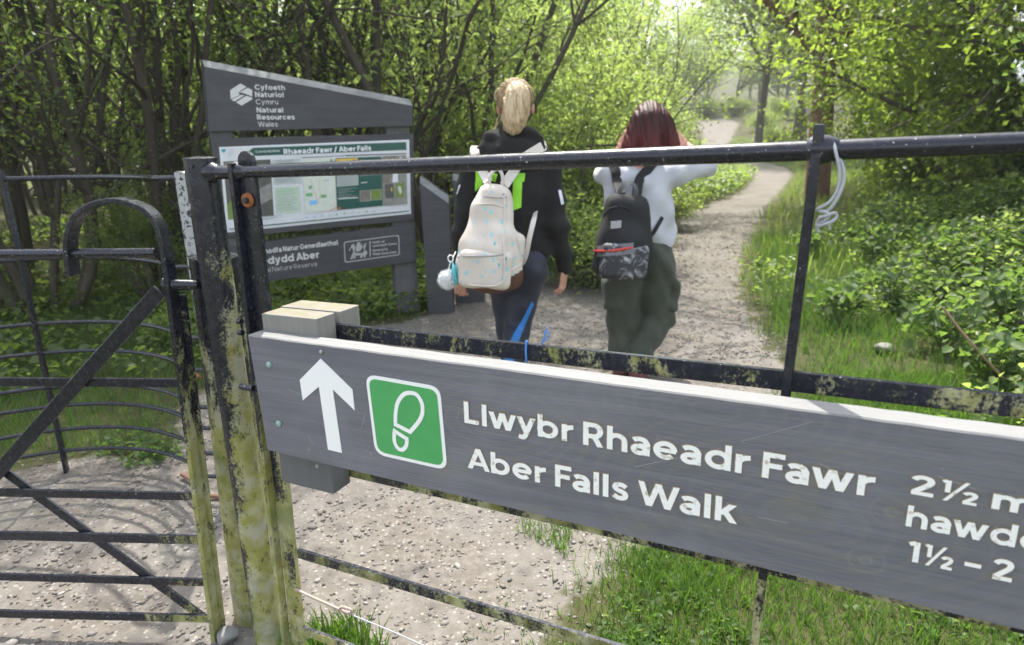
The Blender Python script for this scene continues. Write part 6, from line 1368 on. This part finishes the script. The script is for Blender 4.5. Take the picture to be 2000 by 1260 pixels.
for x, y, s_ in ((-3.0, 13.0, 1.2), (-5.2, 13.0, 1.3), (-7.6, 14.0, 1.4), (-1.2, 12.6, 1.1), (-10, 14, 1.5), (-3.8, 17, 1.5), (-7, 18, 1.6), (-11, 18, 1.7), (-13, 15, 1.6)):
    plant('hazel', 'shrub', 'shrub', 'sunlit bush glimpsed far back between the dark stems on the left', x, y, rv.uniform(0, 6.28), s_, 'sunlit bushes behind the left thicket')
# bright bushes between the thicket and the path
GBs = 'bright green bushes along the left side of the path'
plant('hazel', 'shrub', 'shrub', 'bright yellow-green bush just right of the blonde walker, leafy to shoulder height', 0.55, 7.4, 0.7, 0.72)
plant('hazel2', 'shrub', 'shrub', 'pale green bush left of the blonde walker, beside the leaning dark limbs', -0.25, 8.8, 2.0, 1.0)
plant('hazel2', 'shrub', 'shrub', 'dark-hearted green bush between the two walkers', 0.8, 9.4, 4.0, 0.85)
plant('sapling', 'tree', 'tree', 'thin branching sapling above the red-haired walker, bright sparse leaves', 2.5, 13.2, 2.6, 1.0)
plant('lowshrub', 'shrub', 'shrub', 'low bush at the path edge between the two walkers', 0.75, 6.2, 1.0, 0.8)
plant('lowshrub', 'shrub', 'shrub', 'low bush at hip height left of the red-haired walker', 1.25, 7.6, 3.0, 0.8)
plant('lowshrub', 'shrub', 'shrub', 'low bush right of the red-haired walker by the gravel', 2.35, 10.5, 2.0, 0.75)
for x, y, s, k in ((0.6, 11.5, 1.1, 'hazel'), (2.0, 11.2, 0.8, 'hazel2'), (1.6, 14.5, 1.1, 'hazel'), (3.0, 16.0, 0.9, 'hazel2'), (0.0, 15.0, 1.3, 'hazel'), (2.6, 19, 1.3, 'hazel'), (4.3, 21, 0.9, 'hazel2'), (1.2, 20, 1.5, 'hazel'), (5.2, 26, 1.0, 'hazel2'), (-1.5, 18, 1.6, 'hazel')):
    plant(k, 'shrub', 'shrub', 'bright leafy bush further back on the left of the path, behind the walkers', x, y, rv.uniform(0, 6.28), s, GBs)
# right-hand side
plant('oak', 'tree', 'tree', 'large tree with a thick reddish trunk just behind the gate upright', 6.55, 14.2, 0.3, 1.0)
plant('birch', 'tree', 'tree', 'slim dark trunk standing at the bend of the path', 13.3, 36, 1.0, 1.9)
plant('birch', 'tree', 'tree', 'leaning slim trunk left of the reddish tree', 14.9, 34, 3.4, 1.7)
plant('birch', 'tree', 'tree', 'thinnest grey trunk between the two slim trunks at the bend', 16.7, 40, 5.0, 1.7)
plant('hedgeB', 'tree', 'tree', 'leafy tree overhanging the bramble bank, its boughs above the wire loop', 4.9, 6.3, 1.7, 0.68, None, 0.95)
plant('hedgeA', 'tree', 'tree', 'dense dark green tree filling the top right, its lower boughs over the rail', 6.0, 7.6, 0.5, 0.74, None, 0.92)
plant('hedgeB', 'tree', 'tree', 'dense leafy tree right of the reddish trunk, boughs hanging towards the path', 8.0, 10.2, 0.6, 0.72, None, 0.95)
plant('hedgeB', 'tree', 'tree', 'shady tree at the right edge of the picture above the bramble bank', 5.2, 5.4, 4.0, 0.85)
GRt = 'dense green trees on the right-hand bank'
for x, y, k, s in ((7.0, 8.6, 'hedgeA', 1.1), (6.8, 6.6, 'hedgeB', 1.1), (8.2, 9.8, 'hedgeB', 1.2), (8.8, 12.4, 'hedgeA', 1.2), (9.5, 8.5, 'hedgeB', 1.2), (9.8, 16, 'hedgeA', 1.2), (11.5, 12, 'hedgeB', 1.3), (12, 20, 'oak', 1.1), (15, 16, 'oak', 1.1)):
    plant(k, 'tree', 'tree', 'dense green tree further back on the right-hand bank behind the dark boughs', x, y, rv.uniform(0, 6.28), s, GRt)
GF = 'woodland trees beyond the far bend of the path'
far = []
for k in range(60):
    y = rv.uniform(24, 95); u = rv.uniform(-0.85, 0.95); x = u * y
    if 0.08 < u < 0.56 and y < 62: continue
    if u < 0.05 and y < 30: continue
    far.append((x, y))
far += [(11.5, 64), (15, 68), (18.5, 64), (22, 66), (25.5, 63), (13, 74), (20, 76), (27, 74), (9, 58), (2, 40), (0, 33), (-2, 28), (3, 48), (21, 36), (26, 44), (18, 29), (22, 33), (31, 52), (34, 60), (6, 66), (2, 60), (-2, 45), (-6, 38)]
for x, y in far:
    plant('fardark' if rv.random() < 0.25 else 'far', 'tree', 'tree', 'woodland tree in the distance beyond the far bend of the path', x, y, rv.uniform(0, 6.28), rv.uniform(0.75, 1.15), GF)
for x, y, s in ((9.5, 38, 1.0), (12.0, 50, 1.3), (18.6, 50, 1.3), (17.5, 60.5, 1.4), (20.5, 61.5, 1.4), (14.6, 62, 1.4), (23, 58, 1.5), (15.6, 40, 1.0), (13.2, 32, 0.9), (12, 26.5, 0.8)):
    plant('lowshrub', 'shrub', 'shrub', 'small round bush on the verge near the far bend of the path', x, y, rv.uniform(0, 6.28), s * 1.2, 'small bushes near the far bend')

for x, y, s in ((5.3, 7.0, 0.9), (6.3, 8.2, 1.0), (5.6, 8.8, 0.75), (7.4, 7.4, 1.1), (6.0, 9.8, 0.9), (7.6, 10.0, 1.1), (5.9, 6.0, 0.9), (8.8, 9.0, 1.2)):
    plant('hedgebush', 'shrub', 'shrub', 'dark bush under the hanging boughs on the right-hand bank', x, y, rv.uniform(0, 6.28), s, 'dark bushes on the right-hand bank')

# grass, herbs, ferns
def blades(name, P, h, w, rg, lean=0.35):
    n = len(P); a = rg.uniform(0, 6.283, n); b = rg.uniform(0, 6.283, n); hh_ = h * (0.5 + 0.8 * rg.random(n)); ww = w * (0.7 + 0.6 * rg.random(n))
    dv = np.column_stack([np.cos(a), np.sin(a), np.zeros(n)]); sd = np.column_stack([np.cos(b), np.sin(b), np.zeros(n)]); ln = (lean * (0.3 + rg.random(n)))[:, None] * hh_[:, None]
    up_ = np.array([0, 0, 1.0]) * hh_[:, None]
    p0 = P; p1 = P + up_ * 0.5 + dv * ln * 0.3; p2 = P + up_ * 0.92 + dv * ln
    V_ = np.stack([p0 - sd * ww[:, None] / 2, p0 + sd * ww[:, None] / 2, p1 + sd * ww[:, None] * 0.42, p1 - sd * ww[:, None] * 0.42, p2], 1).reshape(-1, 3); o_ = (np.arange(n) * 5)[:, None, None]
    F_ = (np.array([[0, 1, 2], [0, 2, 3], [3, 2, 4]])[None] + o_).reshape(-1, 3)
    return arr_mesh(name, V_, F_, rnd=np.repeat(rg.random(n), 3))
def stuff(name, me, mat, label, cat):
    o = link_mesh(name, me, mat); o['kind'] = 'stuff'; o['label'] = label; o['category'] = cat; return o
rg = np.random.default_rng(31)
from math import sin
def patchy(x, y, f=2.3): return 0.5 + 0.5 * np.sin(x * f + 1.3 * np.sin(y * f * 0.8)) * np.sin(y * f * 1.1 + 0.7 * np.sin(x * f * 1.4))
def g_cond(lo_, hi_):
    def f(x, y):
        d = -gravel_sd(x, y); pr_ = sstep(lo_, hi_, d + 0.18 * (patchy(x, y, 6) - 0.5)) * (0.72 + 0.28 * patchy(x, y, 3)); return (rg.random(len(x)) < pr_) & (np.abs(x) < 1.0 * y + 0.8)
    return f
P_ = np.concatenate([scatter(rg, 40000, 0.0, 2.6, 1.1, 3.6, g_cond(-0.12, 0.22), 0.2), scatter(rg, 2600, 0.0, 2.2, 1.1, 3.4, lambda x, y: (gravel_sd(x, y) > -0.3) & (gravel_sd(x, y) < 0.42) & (patchy(x, y, 9) > 0.62) & (patchy(x + 3, y, 4) > 0.45), 0.2)])
stuff('grass', blades('grass', P_, 0.060 * (0.5 + patchy(P_[:, 0], P_[:, 1], 4)), 0.0032, rg, 0.6), LM['grass'], 'short bright grass growing below the trail sign', 'grass')
P_ = scatter(rg, 26000, 1.0, 5.5, 2.8, 9.5, g_cond(-0.08, 0.4), 0.1); hg = 0.10 + 0.10 * patchy(P_[:, 0], P_[:, 1], 2)
stuff('grass', blades('grass', P_, hg, 0.005, rg, 0.6), LM['grass'], 'bright grass verge on the right of the path, beyond the gate upright', 'grass')
P_ = scatter(rg, 26000, -4.5, -0.4, 2.2, 6.5, g_cond(-0.05, 0.25), 0.1)
stuff('grass', blades('grass', P_, 0.07, 0.0045, rg, 0.6), LM['grass'], 'grass patch behind the hooped railing and notice board', 'grass')
P_ = scatter(rg, 45000, -2, 16, 6, 46, g_cond(-0.1, 0.3), 0.0)
stuff('grass', blades('grass', P_, 0.22, 0.016, rg, 0.5), LM['fern'], 'tall soft grass along the verges of the far path', 'grass')
P_ = scatter(rg, 420, 0.25, 2.4, 1.1, 3.2, lambda x, y: (gravel_sd(x, y) < 0.0) & (patchy(x, y, 5) > 0.42), 0.2)
herbs_later = P_
# grass tuft at the foot of the posts
tp = [on_z(*q_) for q_ in ((610, 1250), (650, 1255), (690, 1262), (640, 1275), (720, 1270), (600, 1275), (560, 1262), (680, 1240))]
P_ = np.concatenate([np.array(q_) + np.column_stack([rg.normal(size=(70, 2)) * 0.022, np.zeros(70)]) for q_ in tp])
tuft = link_mesh('grass_tuft', blades('grass_tuft', P_, 0.085, 0.0042, rg, 0.45), LM['grass']); tag(tuft, 'bright tuft of grass at the foot of the gate stile', 'grass tuft')
# weeds dotted over the gravel
wp = []
for q_, n, s_ in (((1190, 1110), 60, .05), ((1215, 1215), 40, .04), ((1060, 1240), 40, .05), ((940, 1240), 30, .03), ((1185, 1060), 25, .03), ((1320, 1080), 70, .07), ((1000, 1180), 14, .02), ((1490, 690), 40, .10), ((1420, 610), 30, .08), ((1340, 660), 16, .05)):
    c = on_z(*q_); wp.append(c + np.column_stack([rg.normal(size=(n, 2)) * s_, np.zeros(n)]))
P_ = np.concatenate(wp); stuff('sprouting_weeds', blades('sprouting_weeds', P_, 0.022, 0.005, rg, 1.2), LM['grass'], 'sparse green sprouts coming up through the gravel', 'weeds')
def herbs(name, P, h, n_leaf, size, rg, mat, label, spread=0.10, cat='undergrowth'):
    n = len(P); i = np.repeat(np.arange(n), n_leaf); z = rg.random(len(i)) ** 0.6
    C_ = P[i] + np.column_stack([rg.normal(size=(len(i), 2)) * spread * (0.5 + 0.6 * z[:, None]), z * (h[i] if hasattr(h, '__len__') else h)])
    pr_ = rg.random(n)[i] * 0.5 + 0.5 * rg.random(len(i))
    return stuff(name, leaves_mesh(name, C_, size, rg, up=1.3, aspect=0.68, oval=True, rnd=pr_, fold=0.2), mat, label, cat)
def bank(x, y): d = x - x_right(y) - 0.3 * np.sin(y * 2.1); return (d > 0.8) & (rg.random(len(x)) < sstep(0.7, 2.2, d) * (0.4 + 0.6 * patchy(x, y, 2.6))) & (np.abs(x) < 1.0 * y + 0.8)
P_ = scatter(rg, 1000, 1.9, 6.5, 2.6, 9.0, bank, 0.0); dd = P_[:, 0] - x_right(P_[:, 1])
hb_ = 0.10 + 0.38 * sstep(0.8, 2.6, dd) * (0.35 + 1.0 * patchy(P_[:, 0], P_[:, 1], 3)); kk = rg.random(len(P_)) < 0.38
herbs('undergrowth', P_[kk], hb_[kk] + 0.04, 30, 0.045, rg, LM['bright'], 'paler fine-leaved herbs mixed through the right-hand bank')
P_, hb_ = P_[~kk], hb_[~kk]
herbs('undergrowth', P_, hb_, 34, 0.062, rg, LM['herb'], 'nettles, brambles and broad-leaved weeds on the right-hand bank')
herbs('clover_weeds', herbs_later, 0.035, 14, 0.022, rg, LM['herb'], 'clover and small broad-leaved weeds in the grass below the sign', 0.04, 'weeds')
P_ = scatter(rg, 420, -6, 0.2, 3.3, 8.5, lambda x, y: (gravel_sd(x, y) < -0.25) & (rg.random(len(x)) < 0.25 + 0.75 * patchy(x, y, 2.2)), 0.0)
herbs('undergrowth', P_, 0.20, 30, 0.055, rg, LM['thicket'], 'low shaded weeds on the woodland floor behind the notice board')
P_ = scatter(rg, 330, -2.6, 0.0, 4.2, 7.2, lambda x, y: (gravel_sd(x, y) < -0.15) & (patchy(x, y, 3) > 0.3), 0.0)
herbs('undergrowth', P_, 0.22, 34, 0.042, rg, LM['fern'], 'fresh green ground cover under and in front of the notice board', 0.09)
P_ = scatter(rg, 260, -0.9, 2.4, 5.3, 11, lambda x, y: (gravel_sd(x, y) < -0.12) & (gravel_sd(x, y) > -1.6), 0.0)
herbs('undergrowth', P_, 0.42, 40, 0.055, rg, LM['fern'], 'light ferns and herbs at the path edge behind the walkers')
P_ = scatter(rg, 300, 1.5, 9, 9, 24, lambda x, y: (gravel_sd(x, y) < -0.1) & (gravel_sd(x, y) > -2.2) & (x < x_right(y)), 0.0)
herbs('undergrowth', P_, 0.5, 34, 0.10, rg, LM['fern'], 'bright ferns along the left verge of the path further up', 0.2)
P_ = np.array([on_z(*q_) for q_ in ((262, 893), (290, 880), (310, 900), (240, 872), (330, 888), (285, 905), (225, 880))]); herbs('weed_patch', P_, 0.06, 34, 0.034, rg, LM['herb'], 'low clump of weeds at the foot of the hooped railing', 0.055, 'weeds')
# single leafy plants on the bank, nearest the gate
def leafy_plant(name, label, P, h, n, size, seed):
    rr = np.random.default_rng(seed); r = root(name, label, 'plant', P); T, C_ = [], []
    for k in range(n):
        a = rr.uniform(0, 6.283); l = rr.uniform(0.1, 0.7); pts = [np.asarray(P, float)]; d = unit([math.cos(a) * l, math.sin(a) * l, 1])
        for j in range(5): d = unit(d + rr.normal(size=3) * 0.12 + [0, 0, -0.05 * j]); pts.append(pts[-1] + d * h * rr.uniform(0.7, 1.1) / 5)
        T.append((pts, np.linspace(0.004, 0.0015, 6), 4)); 
        for j in range(2, 6):
            for _ in range(3): C_.append(pts[j] + rr.normal(size=3) * size * 0.55)
    link_mesh('stems', tubes_mesh('stems', T), M['stem'], r); link_mesh('leaves', leaves_mesh('leaves', np.array(C_), size, rr, up=1.2, aspect=0.62, oval=True, fold=0.22), LM['herb'], r); return r
M['stem'] = plain('green_stem', (0.07, 0.10, 0.03), 0.7, 0.3, 30)
def bpt(px, py):
    return on_ground(px, py)
for k, (q_, h_, lab) in enumerate((((1930, 760), 0.34, 'tall leafy bramble at the right edge just above the gate bar'), ((1840, 690), 0.40, 'leafy plant beside the bare twig on the bank'), ((1640, 640), 0.34, 'leafy nettle clump right of the gate upright, under the wire knot'), ((1740, 610), 0.42, 'mid-green nettle clump on the bank, above the pale rock'), ((1960, 660), 0.5, 'broad-leaved plant at the far right of the bank'), ((1850, 560), 0.55, 'tall herb in the shade of the hanging boughs'), ((1700, 520), 0.45, 'herb clump halfway up the bank, below the rail'), ((1580, 500), 0.35, 'leafy herb by the path edge left of the gate upright'))):
    leafy_plant('leafy_plant', lab, bpt(*q_), h_, 12, 0.075, 50 + k)
pr1 = bpt(1725, 690); rock('rock', 'pale rock half hidden in the grass on the right bank', (pr1[0], pr1[1], pr1[2] + 0.03), (0.07, 0.05, 0.05), M['rock_pale'], 9, 0.8, 'rock')
pr2 = bpt(1990, 655); rock('rock', 'whitish rock among leaves at the far right edge', (pr2[0], pr2[1], pr2[2] + 0.12), (0.08, 0.06, 0.06), M['rock_pale'], 12, 0.8, 'rock')
pr3 = on_z(380, 745); rock('fallen_leaf', 'reddish-brown curled dead leaf on the grass behind the swing gate stile', (pr3[0], pr3[1], 0.035), (0.055, 0.03, 0.025), plain('dead_leaf', (0.30, 0.11, 0.05), 0.8, 0.4, 20), 15, 0.7, 'leaf')
tw1 = [on_y(1842, 600, 3.35), on_y(1872, 640, 3.3), on_y(1915, 690, 3.24), on_y(1962, 742, 3.2)]
tag(MB().tube(catmull(tw1, 5), [0.0075 - 0.0045 * 0 for _ in range(len(catmull(tw1, 5)))], 7).build('dead_twig', plain('bare_twig', (0.28, 0.19, 0.11), 0.85, 0.35, 40), None, smooth=True), 'bare brown twig leaning on the right-hand bank', 'twig')
# a few hawthorn blossoms at the right edge
bl_ = root('blossom_spray', 'spray of white blossom hanging in from the right edge', 'blossom', on_y(1990, 60, 3.6)); m_ = MB(); rb_ = np.random.default_rng(6)
M['petal'] = plain('white_petal', (0.75, 0.76, 0.74), 0.6)
for ys_ in ((28, 34), (130, 142, 150)):
    Cb = np.array([on_y(1998 + rb_.normal() * 9, y_ + rb_.normal() * 8, 3.6 + rb_.normal() * 0.03) for y_ in ys_ for _ in range(12)]); link_mesh('petals', leaves_mesh('petals', Cb, 0.024, rb_, up=0.3, aspect=0.9), M['petal'], bl_)
Cl = np.array([on_y(2000 + rb_.normal() * 22, y_ + rb_.normal() * 20, 3.62 + rb_.normal() * 0.06) for y_ in (20, 60, 150, 160, 110) for _ in range(9)])
link_mesh('leaves', leaves_mesh('leaves', Cl, 0.045, rb_, up=0.6), LM['herb'], bl_)
MB().tube(catmull([on_y(2080, -40, 3.65), on_y(2030, 40, 3.62), on_y(2005, 110, 3.62), on_y(1990, 165, 3.62)], 5), 0.004, 5).build('branch', M['bark_dark'], bl_, smooth=True)

# ------------------------------------------------------------------ the damp woodland air
hz_b = MB().box((0, 124, 22), (172, 0, 0), (0, 138, 0), (0, 0, 24))
t = NT('woodland_air'); t.t.nodes.remove(t.b); vol = t.n('VolumePrincipled'); vol.inputs['Color'].default_value = (0.9, 0.93, 0.95, 1); vol.inputs['Density'].default_value = 0.0015; vol.inputs['Anisotropy'].default_value = 0.3
t.l(vol.outputs[0], t.t.nodes['Material Output'].inputs['Volume'])
hz_o = hz_b.build('haze', t.m); hz_o['kind'] = 'stuff'; hz_o['label'] = 'thin pale haze in the woodland air'; hz_o['category'] = 'haze'
